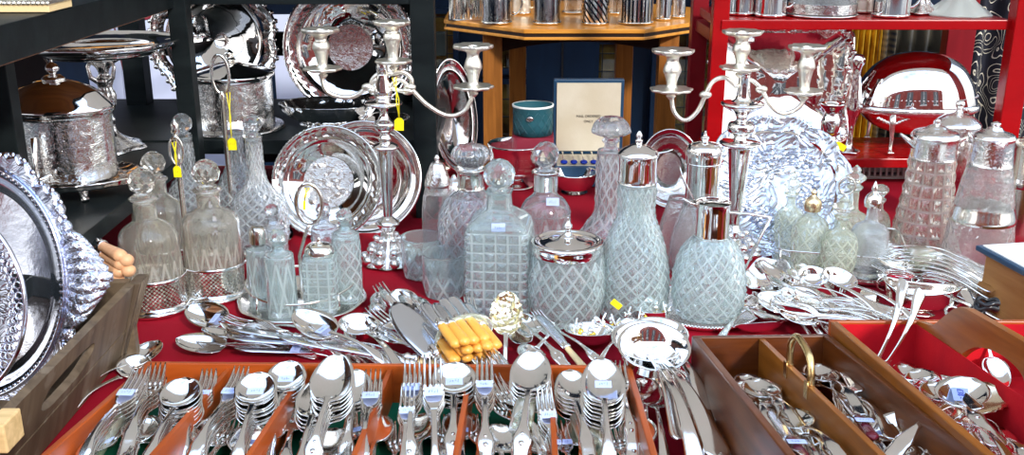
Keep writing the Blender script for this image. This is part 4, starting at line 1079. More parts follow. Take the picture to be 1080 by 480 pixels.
# rectangular mirror tray on the red shelf
p = atY(823, 90, 2.44)
t = thing('serving_tray', 'large rectangular silver tray with scrolled border on the red shelf, reflecting maroon', 'tray'); t.matrix_local = disc_frame(p, 10)
s_ = mpp(p); hw, hh_ = 76*s_, 62*s_
sec = sqsec(96, 0, .22, 1, hh_/hw)
MB().lathe([(.001,-.003),(hw*.88,-.003),(hw*.9,.002),(hw*.9,.0),(hw*.88,-.005),(.001,-.005)], sec=sec, cap0=False, cap1=False).obj('plate', SILMIR, t)
rb = MB(); rnd = random.Random(2)
N_ = 64
for k in range(N_):
    x, y = sec[(k*96)//N_]; q = hw*(.95 + .035*math.sin(k*1.57)); rb.ball((x*q, y*q, .004), .0085, 2, True, (1,1,.7), None)
rb.lathe(spline([(hw*.88,0),(hw*.92,.006),(hw*.98,.008),(hw*1.0,.003),(hw*.9,-.002)], 3), sec=sec, cap0=False, cap1=False)
rb.obj('scrolled_border', SILH, t)
# ---------------------------------------------------------------- silver on the left shelves
OV = lambda n, q=.74: [(x, y*q) for x, y in circ(n)]
Yx = 1.70; zs = ZL + .001
bx = thing('biscuit_box', 'oval engraved silver biscuit box with domed lid on a footed tray, upper left', 'box', (atY(67,160,Yx).x, Yx, zs))
def L(cx, Y, pts, z0, first=None):
    q = shift(pxprof(cx, Y, pts), z0)
    return q
fl = lambda k, a: (lambda th_, z, r: r*(1 + a*math.cos(k*th_)))
MB().lathe(spline(L(67,Yx,[(52,186),(54,180),(54,180),(54,122),(56,118),(56,118),(54,114)],zs),3), sec=OV(72), mod=fl(18,.008)).obj('body', SILE, bx)
MB().lathe(spline(L(67,Yx,[(55,116),(58,114),(58,111),(52,105),(40,94),(20,86),(6,84)],zs),4), sec=OV(72), cap0=False, mod=fl(12,.012)).obj('lid', SIL, bx)
MB().lathe(spline(L(64,Yx,[(4,86),(12,84),(9,80),(3,78),(7,73),(6,69),(2,66),(1,62)],zs),3), 24, mod=fl(6,.1)).obj('finial', SILE, bx)
MB().lathe(spline(L(67,Yx,[(10,190),(68,190),(76,185),(77,182),(70,184),(54,187),(10,187)],zs),3), sec=OV(96), mod=fl(32,.012)).obj('tray_base', SILH, bx)
zf = L(67,Yx,[(1,188)],zs)[0][1]; s_ = mpp(bx.location)
for sx, sy in ((-.55,-.8),(.55,-.8),(.55,.8),(-.55,.8)):
    MB().tube([(sx*.075*1.1, sy*.055, zf), (sx*.092, sy*.072, zf*.55), (sx*.086, sy*.066, .006), (sx*.095, sy*.074, .004)], [.014,.008,.005,.007], 10).obj('foot', SILE, bx)
MB().tube([(-.01,-.074,.015),(-.012,-.082,.06),(-.010,-.078,.115)], [.009,.006,.009], 8, flat=.5).tube([(-.03,-.075,.05),(-.012,-.092,.045),(.008,-.075,.05)], .005, 8).obj('hinge_bracket', SIL, bx)
Yx = 2.03
ck = thing('cake_stand', 'wide silver cake stand on a figural stem, upper left shelf', 'cake stand', (atY(112,100,Yx).x, Yx, zs))
MB().lathe(spline(L(108,Yx,[(8,62),(30,60),(56,57),(60,52),(60,52),(78,48),(81,44),(80,42),(75,45),(55,48),(54,50),(54,50),(2,50)],zs),3), 96, mod=lambda a,z,r: r*(1+(.018*math.cos(10*a) if r > .12 else 0))).obj('plate', SILMIR, ck)
MB().lathe(spline(L(118,Yx,[(30,160),(33,156),(30,152),(18,147),(8,140),(5,132),(6,126),(4,120),(8,112),(10,100),(7,92),(9,84),(5,78),(8,70),(16,64),(18,61)],zs),4), 40, mod=fl(6,.10)).obj('stem', SILE, ck)
mb = MB()
for sx in (-1, 1): mb.tube([(0,-.008,.13),(sx*.022,-.012,.145),(sx*.026,-.01,.165),(sx*.016,-.006,.185)], [.006,.005,.004,.005], 8)
mb.obj('figure_arms', SILE, ck)
Yx = 2.22
b2_ = thing('biscuit_barrel', 'engraved cylindrical silver barrel with swept lid, behind the ring-handled rod', 'jar', (atY(246,110,Yx).x, Yx, zs))
MB().lathe(spline(L(246,Yx,[(50,138),(52,134),(50,131),(42,130),(42,130),(42,84),(43,80),(43,80)],zs),3), 72).obj('body', SILE, b2_)
MB().lathe(spline(L(246,Yx,[(43,82),(45,79),(44,76),(30,71),(12,66),(3,65)],zs),3), 72, cap0=False).obj('lid', SILMIR, b2_)
MB().lathe(spline(L(246,Yx,[(3,66),(7,63),(4,60),(5,56),(1,52)],zs),3), 20).obj('finial', SILW, b2_)
salver('serving_tray', 'dark-reflecting shaped silver tray with scrolled edge, behind the silver barrel', 226, 42, 2.44, 64, 9, face=SILMIR, rim=SILH, wav=(10,.07), beads=44, bead_r=.007)
Yx = 2.26
ob = thing('bowl', 'low ornate silver bowl with gadrooned rim on the back shelf, below the large salver', 'bowl', (atY(348,120,Yx).x, Yx, zs))
MB().lathe(spline(L(348,Yx,[(30,134),(32,131),(30,128),(42,122),(50,114),(52,110),(53,108),(50,109),(44,116),(30,124),(1,126)],zs),3), sec=OV(80,.7), mod=fl(22,.02)).obj('body', SILH, ob)
ob = thing('bowl', 'small silver dish with rolled rim, beneath the low ornate bowl, right end of back shelf', 'bowl', (atY(405,126,2.2).x, 2.2, zs))
MB().lathe(spline(L(405,2.2,[(16,138),(18,135),(24,128),(27,124),(25,124),(14,134),(1,135)],zs),3), 56).obj('body', SIL, ob)
# leaning dark curved platters between the post and the oak table
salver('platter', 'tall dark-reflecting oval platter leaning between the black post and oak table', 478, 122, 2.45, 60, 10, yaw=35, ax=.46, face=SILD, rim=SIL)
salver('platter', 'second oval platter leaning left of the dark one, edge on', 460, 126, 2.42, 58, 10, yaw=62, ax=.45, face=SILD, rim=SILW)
p = atY(22, 92, 1.95)
t = thing('black_board', 'rounded black board leaning at the back of the left shelf', 'board', (p.x, 1.97, zs)); t.rotation_euler = (R(-6), 0, R(8))
MB().prism([(x*.05, y*.10 + .10) for x, y in sqsec(48, 0, .7)], -.004, .004, RX(90)).obj('board_panel', BLACK, t)
MB().tube([(x*.05, 0, y*.10+.10) for x, y in sqsec(48, 0, .7)], .004, 8, closed=True).obj('edge_band', SILD, t)
for i, (px, py, w_, h_, m_, lb) in enumerate(((18, 12, .13, .016, IVORYP, 'flat gilt and ivory trinket box on the upper left shelf, lower of two'), (8, 3, .12, .014, SILC, 'flat embossed trinket box lying on another on the upper left shelf'))):
    z = ZU + .001 + (.0165 if i else 0)
    p = atY(px, py, 1.52)
    t = thing('trinket_box', lb, 'box', (p.x, 1.52, z))
    MB().box((-w_/2,-.04,0),(w_/2,.04,h_*.7)).obj('body', m_, t, bev=.001)
    mb = MB().box((-w_/2-.002,-.042,h_*.7),(w_/2+.002,.042,h_))
    for k in range(20): mb.ball((-w_/2 + w_*k/19, -.042, h_*.8), .0028, 1, True)
    mb.obj('lid', SILC, t)
# ---------------------------------------------------------------- behind the middle
Yx = 2.36
t = thing('bowl', 'large silver bowl with deep red reflections, in front of the oak table leg', 'bowl', (atY(545,165,Yx).x, Yx, T+.001))
MB().lathe(spline(L(545,Yx,[(18,200),(20,196),(10,190),(8,186),(22,180),(27,170),(29,158),(31,152),(30,151),(27,158),(24,170),(1,178)],T+.001),3), 72).obj('body', SIL, t)
MB().lathe(L(545,Yx,[(27,181),(28.5,172),(29.5,163)],T+.001), 72, cap0=False, cap1=False).obj('lettered_frieze', P_SCR, t)
t = thing('bowl', 'small round silver bowl behind the slim tall decanter', 'bowl', (atY(606,190,2.3).x, 2.3, T+.001))
MB().lathe(spline(L(606,2.3,[(12,212),(14,209),(6,204),(16,198),(22,190),(24,182),(23,182),(18,194),(1,200)],T+.001),3), 56).obj('body', SIL, t)
Yx = 2.44
t = thing('card_box', 'maroon card box underneath the teal hat box', 'box', (atY(562,150,Yx).x, Yx, T+.001))
MB().prism([(x*.05, y*.05) for x, y in sqsec(48,0,.3)], 0, .106).obj('body', MAROON, t)
t = thing('hat_box', 'round teal quilted box with open top, beside the cream-lined case', 'box', (atY(562,130,Yx).x, Yx, T+.108))
MB().lathe([(.047,0),(.0475,.03),(.048,.062),(.050,.066),(.050,.070),(.046,.070),(.045,.012),(.001,.01)], 56).obj('body', TEAL, t)
mb = MB()
for k in range(14):
    for sgn in (-1, 1):
        mb.tube([(math.cos(a)*.0482, math.sin(a)*.0482, .004+.055*i/6) for i, a in enumerate([k*2*PI/14 + sgn*j*.15 for j in range(7)])], .0008, 5)
mb.obj('quilting', TEAL, t)
MB().ball((-.008,-.049,.045), .009, 2, True, (1,.3,.8)).obj('plaque', SILD, t)
MB().lathe([(.0475,.066),(.050,.068),(.0505,.072),(.0475,.0725)], 56, cap0=False, cap1=False).obj('rim', WHITE, t)
# fitted case of blue enamel spoons
Yx = 2.40
a = atY(584, 84, Yx+.07); b = atY(656, 160, Yx+.07); hwc = (b.x-a.x)/2; xm = (a.x+b.x)/2
cc = thing('presentation_case', 'open navy case lined with cream satin and printed lettering, holding blue enamel spoons', 'case', (xm, Yx, T+.001))
MB().box((-hwc,-.06,0),(hwc,.06,.05)).obj('base', NAVY, cc, bev=.002)
MB().box((-hwc+.006,-.054,.05),(hwc-.006,.054,.0515)).obj('base_lining', CREAM, cc)
ht = a.z - T - .05
lid = MB().box((-hwc,.066,.05),(hwc,.086,.05+ht)).obj('lid', NAVY, cc, bev=.002)
MB().box((-hwc+.008,.062,.058),(hwc-.008,.066,.05+ht-.008)).obj('satin_lining', CREAM, lid)
def text(s, size, m, parent, M):
    c = bpy.data.curves.new('lettering', 'FONT'); c.body = s; c.size = size; c.align_x = 'CENTER'; c.extrude = .0002; c.materials.append(m)
    tmp = bpy.data.objects.new('lettering', c); COL.objects.link(tmp); bpy.context.view_layer.update()
    me = bpy.data.meshes.new_from_object(tmp); bpy.data.objects.remove(tmp)
    return inst('lettering', me, parent, M)
text('MAIL ORDERED', .0085, BLACK, lid, TR(.0,.0612,.05+ht*.50) @ RX(90)); text('ONLY', .0085, BLACK, lid, TR(.0,.0612,.05+ht*.43) @ RX(90))
for k in range(6):
    sp = thing('enamel_spoon', ['blue enamelled spoon in the presentation case, leftmost', 'blue enamelled spoon in the presentation case, second from left', 'blue enamelled spoon in the presentation case, third from left', 'blue enamelled spoon in the presentation case, third from right', 'blue enamelled spoon in the presentation case, second from right', 'blue enamelled spoon in the presentation case, rightmost'][k], 'spoon', group='blue enamel spoons')
    sp.matrix_local = frame((xm - hwc + .022 + k*.0235, Yx-.048, T+.059), (0,-1,-.02), (0,-.5,1))
    MB().ball((0,0,0), .0098, 3, True, (.9,1,.55)).obj('bowl', BLUEEN, sp)
    MB().tube([(0,-.008,.001),(0,-.05,.003),(0,-.075,.003)], [.0018,.0014,.003], 8).obj('handle', SIL, sp)
# ---------------------------------------------------------------- on the octagonal table
def cupthing(name, cat, label, cx, yb, Y, z0, r, h, m, wall, handle=False, feet=False, top=1.0):
    t = thing(name, label, cat, (atY(cx, 10, Y).x, Y, z0))
    s_ = mpp(atY(cx, 20, Y)); rr = r*s_; hh = h*s_
    MB().lathe([(rr*.9,0),(rr*1.03,.002),(rr*1.03,.006),(rr,.008)], 48).obj('base_rim', m, t)
    MB().lathe([(rr*top,hh-.008),(rr*top*1.04,hh-.004),(rr*top,hh),(rr*top*.94,hh-.002)], 48, cap0=False, cap1=False).obj('top_rim', m, t)
    MB().lathe([(rr,.008),(rr*(1+top)/2,hh/2),(rr*top,hh-.008)], 64, cap0=False, cap1=False).obj('wall', wall, t)
    if handle: MB().tube([(rr+math.sin(a)*hh*.28-.002, 0, hh*.5+math.cos(a)*hh*.3) for a in [k*PI/8 for k in range(9)]], .003, 8).obj('handle', m, t)
    return t
LIN = pr('dark_glass_liner', (.01,.015,.03), .1)
def liner(t, r, h, m=LIN): MB().lathe([(r,.009),(r,h)], 48).obj('liner', m, t)
z8 = ZT + .001
for lb, cx, yb, Y, r, h, wl, hd, ln, tp in (
    ('silver cup holder pierced with leafy scrolls, left front on the octagonal table', 524, 23, 2.96, 16, 40, P_SCR, True, True, 1),
    ('silver cup holder pierced with curling scrolls, centre front on the octagonal table', 577, 24, 2.95, 15, 40, P_SCR, False, True, 1),
    ('waisted silver holder pierced with slanting fan slots on the octagonal table', 628, 26, 2.94, 14, 42, P_DIAG, False, True, 1.15),
    ('wide silver coaster with scrolled frieze over upright slots, right front on the octagonal table', 671, 24, 2.96, 18, 42, P_SLOT, False, True, 1),
    ('plain small silver beaker near the right corner of the octagonal table', 700, 20, 3.04, 8, 32, SIL, False, False, 1),
    ('pink-tinged silver salt by the right corner of the octagonal table', 716, 18, 3.10, 7, 28, SILE, False, False, 1),
    ('small open pierced holder behind the second cup holder on the octagonal table', 604, 10, 3.22, 11, 30, P_LAT, False, False, 1),
    ('little silver cup with handle behind the left cup holder on the octagonal table', 550, 12, 3.2, 10, 30, SILC, True, False, 1),
    ('small pierced salt behind the wide coaster on the octagonal table', 650, 8, 3.2, 8, 26, P_SLOT, False, False, 1)):
    t = cupthing('cup_holder', 'cup', lb, cx, yb, Y, z8, r, h, SILW, wl, hd, False, tp)
    s_ = mpp(atY(cx, 20, Y))
    if ln: liner(t, r*s_*.9*min(1,tp), h*s_*.9)
p = atY(491, 10, 3.1)
t = thing('silver_box', 'square silver box embossed with rippling lines, left end of the octagonal table', 'box', (p.x, 3.08, z8)); t.rotation_euler = (0,0,R(4))
rp_ = silver('silver_rippled', (.93,.88,.78), .2); n_ = rp_.node_tree; bump(n_, n_.nodes['Principled BSDF'], 'noise', scale=7, st=1, dist=.02, stretch=(9,9,1.5), detail=1)
MB().box((-.048,-.048,0),(.048,.048,.10)).obj('body', rp_, t, bev=.003)
MB().box((-.05,-.05,0),(.05,.05,.004)).obj('base_rim', SIL, t)
# ---------------------------------------------------------------- on the red rack
zr_ = ZRU + .001
for nm, cat, lb, cx, Y, r, h, m, wl, hd in (
    ('tankard', 'tankard', 'silver tankard on the upper red shelf, leftmost', 782, 2.42, 15, 45, SIL, SIL, False),
    ('tankard', 'tankard', 'ribbed silver tankard on the upper red shelf, second from left', 813, 2.38, 16, 45, SIL, silver('silver_ribbed', (.93,.9,.86), .1, 'noise', scale=30, st=.5, dist=.01, stretch=(1,1,.1)), True),
    ('tankard', 'tankard', 'small silver mug between the wide glass jar and the straight mug, upper red shelf', 909, 2.46, 10, 40, SILC, SILC, False),
    ('tankard', 'tankard', 'straight silver mug near the right of the upper red shelf', 940, 2.38, 19, 45, SIL, SIL, True)):
    cupthing(nm, cat, lb, cx, 0, Y, zr_, r, h, m, wl, hd)
t, _ = decanter('wide clear glass jar with etched base band on the upper red shelf', 868, 0, 2.40, [(34,22),(35,18),(35,18),(34,0),(34,-30)], zr_, GLC, name='glass_jar', cat='jar', th=.003)
s_ = mpp(atY(868, 20, 2.4)); MB().lathe([(34*s_,.001),(37*s_,.002),(37*s_,.005),(35.2*s_,.006)], 56).obj('silver_foot', SIL, t)
MB().lathe([(35.6*s_,.008),(35.4*s_,.03)], 56, cap0=False, cap1=False).obj('etched_band', SILE, t)
for k, (dx, m_, lb) in enumerate(((-.012, BLUEP, 'dark blue box standing behind the wide glass jar'), (.035, BLACK, 'black box standing behind the wide glass jar'))):
    t = thing('display_box', lb, 'box', (atY(868,0,2.53).x+dx, 2.535, zr_)); MB().box((-.022,-.015,0),(.022,.015,.12)).obj('body', m_, t, bev=.002)
    MB().box((-.023,-.016,.10),(.023,.016,.125)).obj('lid', m_, t, bev=.002)
t = thing('dish', 'twisted ornate silver dish on the upper red shelf, left of the ruffled glass dome', 'dish', (atY(974,5,2.44).x, 2.44, zr_))
MB().lathe(spline([(.03,0),(.042,.004),(.03,.012),(.012,.03),(.02,.05),(.05,.07)], 5), 64, mod=lambda a, z, r: r*(1+.18*math.cos(6*a+z*60))).obj('body', SILE, t)
t = thing('ruffled_dish', 'ruffled white pressed-glass dish with pink glints, right end of the upper red shelf', 'dish', (atY(1010,15,2.42).x, 2.42, zr_))
MB().lathe(spline([(.070,0),(.072,.004),(.055,.016),(.038,.030),(.022,.048),(.012,.065),(.02,.085)], 5), 80, mod=lambda a, z, r: r*(1+.06*math.cos(9*a))).obj('body', glass('glass_white', (.97,1,1), rough=.15, milk=.5, mcol=(.9,1,.97), bumps=dict(kind='scroll', scale=40, st=1, dist=.005)), t)
# big domed server
Yx = 2.42; zd = ZR + .001
dm = thing('domed_server', 'large silver roll-top breakfast server with oval dome on four legs, red shelf', 'server', (atY(964,110,Yx).x, Yx, zd))
OD = lambda n: [(x, y*.66) for x, y in circ(n)]
MB().lathe(spline(L(964,Yx,[(66,112),(63,100),(57,84),(46,69),(30,59),(12,55),(.5,54)],zd),5), sec=OD(96), cap0=False).obj('dome', silver('silver_dome', (.93,.90,.88), .05), dm)
MB().lathe(spline(L(964,Yx,[(.5,141),(20,139),(40,132),(54,121),(62,113)],zd),5), sec=OD(96), cap1=False).obj('bowl', SIL, dm)
MB().lathe(spline(L(964,Yx,[(62,117),(66,115),(68,112),(67,108),(63,106)],zd),3), sec=OD(96), cap0=False, cap1=False).obj('rim', SILE, dm)
mb = MB(); z1 = L(964,Yx,[(1,99)],zd)[0][1]; r1 = 62.6*mpp(dm.location)
for k in range(90): a = 2*PI*k/90; mb.ball((math.cos(a)*r1*1.003, math.sin(a)*r1*.663, z1), .0016, 1, True)
mb.obj('bead_line', SIL, dm)
zt_ = L(964,Yx,[(1,114)],zd)[0][1]
for sx, sy in ((-.6,-.8),(.6,-.8),(.6,.8),(-.6,.8)):
    x, y = sx*.125, sy*.098
    lg = MB().tube([(x,y,zt_),(x*1.03,y*1.04,zt_*.75),(x*.98,y*1.0,zt_*.4),(x,y*1.02,.012),(x,y*1.06,.003)], [.010,.0065,.0045,.0035,.006], 10).obj('leg', SILW, dm)
    fm = MB()
    for k in (-1,0,1): fm.ball((x+k*.0045, y*1.06-.004, .004), .0035, 1, True, (1,1.4,1))
    fm.obj('paw_foot', SILW, lg)
    br = MB()
    for k in range(-5, 6):
        if k: br.ball((x+k*.007, y*1.03, zt_ - .006 - .018*(1-abs(k)/6)), .0055, 1, True, (1,.4,1))
    br.obj('scrolled_bracket', SILE, dm)
MB().tube([(-.14,0,zt_),(-.165,0,zt_-.004),(-.175,0,zt_+.012),(-.160,0,zt_+.02)], .004, 8).obj('side_handle', SILE, dm)
# loop handle ornament standing between tray and dome
t = thing('scroll_handle_jug', 'tall ornate silver jug handle and stem beside the dome on the red shelf', 'jug', (atY(901,100,2.36).x-.0, 2.36, ZR+.001))
MB().lathe(spline([(.022,0),(.024,.004),(.008,.014),(.006,.05),(.012,.08),(.02,.11),(.014,.15),(.010,.19),(.016,.215),(.010,.23)], 4), 24, mod=fl(5,.14)).obj('stem', SILH, t)

# beaded tray under the second jug
p = at(742, 326, T+.004)
t = thing('beaded_salver', 'round beaded silver tray lying flat under the angular-handled jug', 'tray', (p.x, p.y, T+.0005))
s_ = mpp(p); r = 60*s_
MB().lathe([(.001,.004),(r*.86,.004),(r*.90,.008),(r,.010),(r,.008),(r*.9,.0),(.001,.0)], 96, cap0=False, cap1=False).obj('plate', SILW, t)
mb = MB()
for k in range(110): a = 2*PI*k/110; mb.ball((math.cos(a)*r*.985, math.sin(a)*r*.985, .0105), .0026, 1, True)
mb.obj('beading', SIL, t)
# ---------------------------------------------------------------- weathered crate with big trays, front left
xt0, xt1 = -.556, -.538; xb0, xb1 = -.600, -.580     # right-hand side leans outwards
cz0, cz1 = T + .003, T + .125
cr8 = thing('wooden_crate', 'weathered brown wooden crate with handle slot and sloping sides, front left', 'crate', (-.8, 1.1, T))
Mc = TR(.8, -1.1, -T)
y0, y1 = .80, 1.385
# side panel: two boards, upper one with the handle slot (built in the panel plane)
o = Vector((-.586, y0, cz0)); top_ = Vector((-.550, y0, cz1)); w_ = (top_-o); hgt = w_.length; w_.normalize(); v_ = Vector((0,1,0)); n_ = v_.cross(w_)
PF = Matrix((v_, w_, n_)).transposed().to_4x4(); PF.translation = o; PF = Mc @ PF
Ln = y1 - y0
MB().box((0,0,-.007),(Ln,hgt*.40,.004)).obj('lower_board', W_CR, cr8, PF, bev=.001)
hole = [(.33,.066),(.40,.066),(.435,.076),(.450,.088),(.440,.098),(.385,.102),(.32,.100),(.30,.093),(.29,.081),(.305,.070)]
h0, h1 = hgt*.42, hgt
def panel_with_hole(W0, W1, H0, H1, hole, z0, z1, M=None, n=64):
    cx = sum(p[0] for p in hole)/len(hole); cy = sum(p[1] for p in hole)/len(hole)
    hs = []; H = spline(hole + [hole[0]], 4)
    ring = arcpts(H, n)[:-1]; outer = []
    for x, y in ring:
        dx, dy = x-cx, y-cy; s = 1e9
        if dx > 1e-9: s = min(s, (W1-cx)/dx)
        if dx < -1e-9: s = min(s, (W0-cx)/dx)
        if dy > 1e-9: s = min(s, (H1-cy)/dy)
        if dy < -1e-9: s = min(s, (H0-cy)/dy)
        outer.append((cx+dx*s, cy+dy*s))
    for c in ((W0,H0),(W1,H0),(W1,H1),(W0,H1)):
        k = min(range(n), key=lambda i: math.dist(outer[i], c)); outer[k] = c
    mb = MB(); vs = []
    for q, z in ((ring,z1),(outer,z1),(outer,z0),(ring,z0)): vs += [(x,y,z) for x,y in q]
    fs = []
    for a in range(4):
        b = (a+1) % 4
        for k in range(n): k2 = (k+1) % n; fs.append((a*n+k, b*n+k, b*n+k2, a*n+k2))
    mb.add(vs, fs, False, M); return mb
panel_with_hole(0, Ln, h0, h1, hole, -.007, .004).obj('handle_board', W_CR, cr8, PF)
MB().hexa([(xb0,y1,cz0),(xb1,y1,cz0),(xb1,y1+.04,cz0),(xb0,y1+.04,cz0)], [(xt0,y1,cz1),(xt1,y1,cz1),(xt1,y1+.04,cz1),(xt0,y1+.04,cz1)]).obj('corner_post', W_CRX, cr8, Mc, bev=.002)
for k in range(3):
    yy = y1+.008+k*.011
    MB().tube([(xb1+.0005,yy,cz0),(xt1+.0005,yy,cz1)], .0022, 6).obj('moulding', W_CRX, cr8, Mc)
MB().box((-.98,y1+.01,cz0),(-.56,y1+.025,cz1-.002)).obj('end_board', W_CR, cr8, Mc, bev=.001)
MB().box((-1.0,y0,cz0),(-.985,y1+.03,cz1)).obj('side_board', W_CR, cr8, Mc, bev=.001)
MB().box((-.98,y0,cz0),(-.63,y1,cz0+.006)).obj('bottom_board', W_CR, cr8, Mc)
MB().box((-.556,y0+.16,cz1-.03),(-.535,y0+.20,cz1+.004)).obj('worn_end', W_PALE, cr8, Mc, bev=.002)
# big oval trays standing in it
def big_tray(label, cx, cy, Y, rpx, rypx, yaw, tilt, deep, horn=False, gallery=False, lat=False):
    p = atY(cx, cy, Y); s_ = mpp(p); a, b = rpx*s_, rypx*s_
    t = thing('oval_tray', label, 'tray'); t.matrix_local = disc_frame(p, tilt, yaw)
    sec = [(x, y*b/a) for x, y in circ(128)]
    MB().lathe([(.001,-.012),(a*.66,-.012),(a*.70,-.010),(a*.74,-.004),(a*.80,0)], sec=sec, cap0=False, cap1=False).lathe([(.001,-.0135),(a*.80,-.002)], sec=sec, cap0=False, cap1=False).obj('plate', SILVE if gallery else SILV, t)
    if gallery:
        g = MB()
        # woven gallery: rows of small rings
        for row, q in enumerate((.765, .83, .895)):
            n = 54
            for k in range(n):
                an = 2*PI*(k + .5*(row % 2))/n; c = Vector((math.cos(an)*a*q, math.sin(an)*b*q, .004+.004*row))
                g.tube([c + Vector((math.cos(u)*a*.042, math.sin(u)*a*.042, .001*math.sin(2*u))) for u in [j*PI/4 for j in range(8)]], .0013, 4, closed=True)
        g.obj('woven_gallery', SILV, t)
        MB().lathe(spline([(a*.72,-.004),(a*.74,.001),(a*.76,-.001)],3), sec=sec, cap0=False, cap1=False).lathe(spline([(a*.93,.012),(a*.96,.016),(a*.985,.012),(a*.96,.008),(a*.93,.012)],3), sec=sec, cap0=False, cap1=False).obj('rim', SILV, t)
    else:
        MB().lathe(spline([(a*.79,0),(a*.84,.004),(a*.90,.006),(a*.93,.012),(a*.96,.014),(a*.94,.006),(a*.8,-.003)],3), sec=sec, cap0=False, cap1=False).obj('rim', SILV, t)
        g = MB(); n = 110
        for k in range(n):
            an = 2*PI*k/n; g.ball((math.cos(an)*a*.935, math.sin(an)*b*.935, .012), a*.028, 2, True, (1.0,.75,.6) if abs(math.cos(an)) > .7 else (.8,1,.6))
        g.obj('gadrooning', SILV, t)
        g = MB(); rnd = random.Random(9)
        wo = lambda an_, z, r_: r_*(1 + (.085*abs(math.sin(an_*7))**.7 + .015*math.sin(an_*56) if r_ > a*.98 else 0))
        g.lathe(spline([(a*.93,.002),(a*.95,.008),(a*.975,.010),(a*1.0,.011),(a*1.02,.007),(a*1.03,.001),(a*1.0,-.003),(a*.93,-.001)],3), sec=[(x, y*b/a) for x, y in circ(400)], mod=wo, cap0=False, cap1=False)
        for k in range(168):
            an = 2*PI*k/168; q = 1.02 + .085*abs(math.sin(an*7))**.7; g.ball((math.cos(an)*a*q, math.sin(an)*b*q, .005), a*(.020 + .008*(k % 3)), 2, True, (1,1,.6))
        g.obj('scrolled_edge', SILVE if False else silver('silver_violet_scroll', (.74,.77,.88), .2, 'scroll', scale=25, st=.4, dist=.006), t)
    if horn:
        # shell and acanthus handle at the right end
        g = MB(); m = silver('silver_handle_shell', (.72,.76,.88), .2, 'scroll', scale=70, st=1, dist=.006)
        for k in range(-4, 5):
            an = R(4 + k*3.4); L_ = a*(.46 - .045*abs(k))
            pts = [(math.cos(an)*a*.98, math.sin(an)*b*.98, .002), (math.cos(an)*(a*.98+L_*.5), math.sin(an)*b*.98 + k*.004, .016), (math.cos(an)*(a*.98)+L_, math.sin(an)*b*.85+.004, .006)]
            g.tube(spline(pts, 4), [.011,.0115,.012,.012,.011,.010,.009,.008,.006], 8, flat=.6)
        for k in range(8):
            an = R(-22 + k*8); g.ball((math.cos(an)*a*1.05, math.sin(an)*b*1.05, .006), .011, 2, True, (1,1,.6))
        g.obj('shell_handle', m, t)
    return t
big_tray('large oval silver tray with gadrooned scrolled edge and shell handle, standing in the crate', -24, 296, 1.30, 106, 130, -6, 14, True, horn=True)
big_tray('large oval engraved tray with woven openwork gallery, nearest the camera in the crate', -52, 318, 1.17, 93, 108, -6, 12, True, gallery=True)
# tan handled spreaders behind the tray
for k, (x, y, lb) in enumerate(((127,272,'leftmost at the top'), (134,276,'second at the top'), (128,281,'in the middle'), (136,287,'right, lowest'), (126,289,'below the middle'), (124,297,'bottom'), (117,298,'bottom left'))):
    B = atY(x+4, y, 1.42); A = B + Vector((-.06, .06, -.008*(k % 2)))
    n = (B - A).normalized()
    flat('tan_knife', B - n*.075, B, 'tan-handled spreader bundled behind the crate, ' + lb, 'tan-handled spreaders', 1.4)
t = thing('card_carton', 'small tan patterned carton beneath the spreaders behind the crate', 'box', (-.60, 1.49, T+.001))
MB().box((-.09,-.03,0),(-.03,.02,.080)).obj('body', wood('patterned_carton', (.25,.15,.06), (.55,.38,.2), 30, .6, (1,1,1)), t, bev=.002)
MB().box((-.091,-.031,.080),(-.029,.021,.086)).obj('lid', W_PALE, t)

def onp(M, px, py, h):
    # the point seen at (px, py) lying h above the plane of a box floor (local z = h)
    o = M @ Vector((0, 0, h)); n = (M.to_3x3() @ Vector((0, 0, 1))).normalized(); d = ray(px, py)
    return CAM + d*((o - CAM).dot(n)/d.dot(n))
# ---------------------------------------------------------------- six-compartment cutlery tray, front
def tray_frame(pl, pr_, z, tilt):
    a = at(*pl, z); b = at(*pr_, z); u = (b-a).normalized()
    v = Vector((u.y, -u.x, 0))            # towards the viewer
    v = (v*math.cos(R(tilt)) + Vector((0,0,1))*math.sin(R(tilt))).normalized()
    M = Matrix((u, v, u.cross(v)*-1)).transposed().to_4x4()
    # keep it right-handed: x right, y to the viewer, z down would flip; use z up with y away
    M = Matrix((u, -v, u.cross(-v))).transposed().to_4x4(); M.translation = a
    return M, (b-a).length
ztr = T + .068
Mt, Wt = tray_frame((160, 383), (660, 387), ztr, 7)
ft = thing('cutlery_tray', 'orange mahogany cutlery tray with six compartments lined in green, front centre', 'tray'); ft.matrix_local = Mt
D = .36; H = .054
FT = Mt @ TR(0,0,-H)
MB().box((-.008,0,-H),(Wt+.008,.008,0)).obj('back_wall', W_MAH, ft, bev=.0015)
MB().box((-.008,-D-.008,-H),(Wt+.008,-D,0)).obj('front_wall', W_MAH, ft, bev=.0015)
for x in (-.008, Wt): MB().box((x,-D,-H),(x+.008,0,0)).obj('side_wall', W_MAHY, ft, bev=.0015)
MB().box((-.008,-D-.008,-H-.004),(Wt+.008,.008,-H)).obj('bottom', W_MAHY, ft)
MB().box((0,-D,-H),(Wt,0,-H+.0015)).obj('baize_lining', GRN, ft)
for px in (242, 323, 412, 497, 581):
    x = Wt*(px-160)/500; MB().box((x-.003,-D,-H+.0015),(x+.003,0,-.006)).obj('divider', W_MAHY, ft)
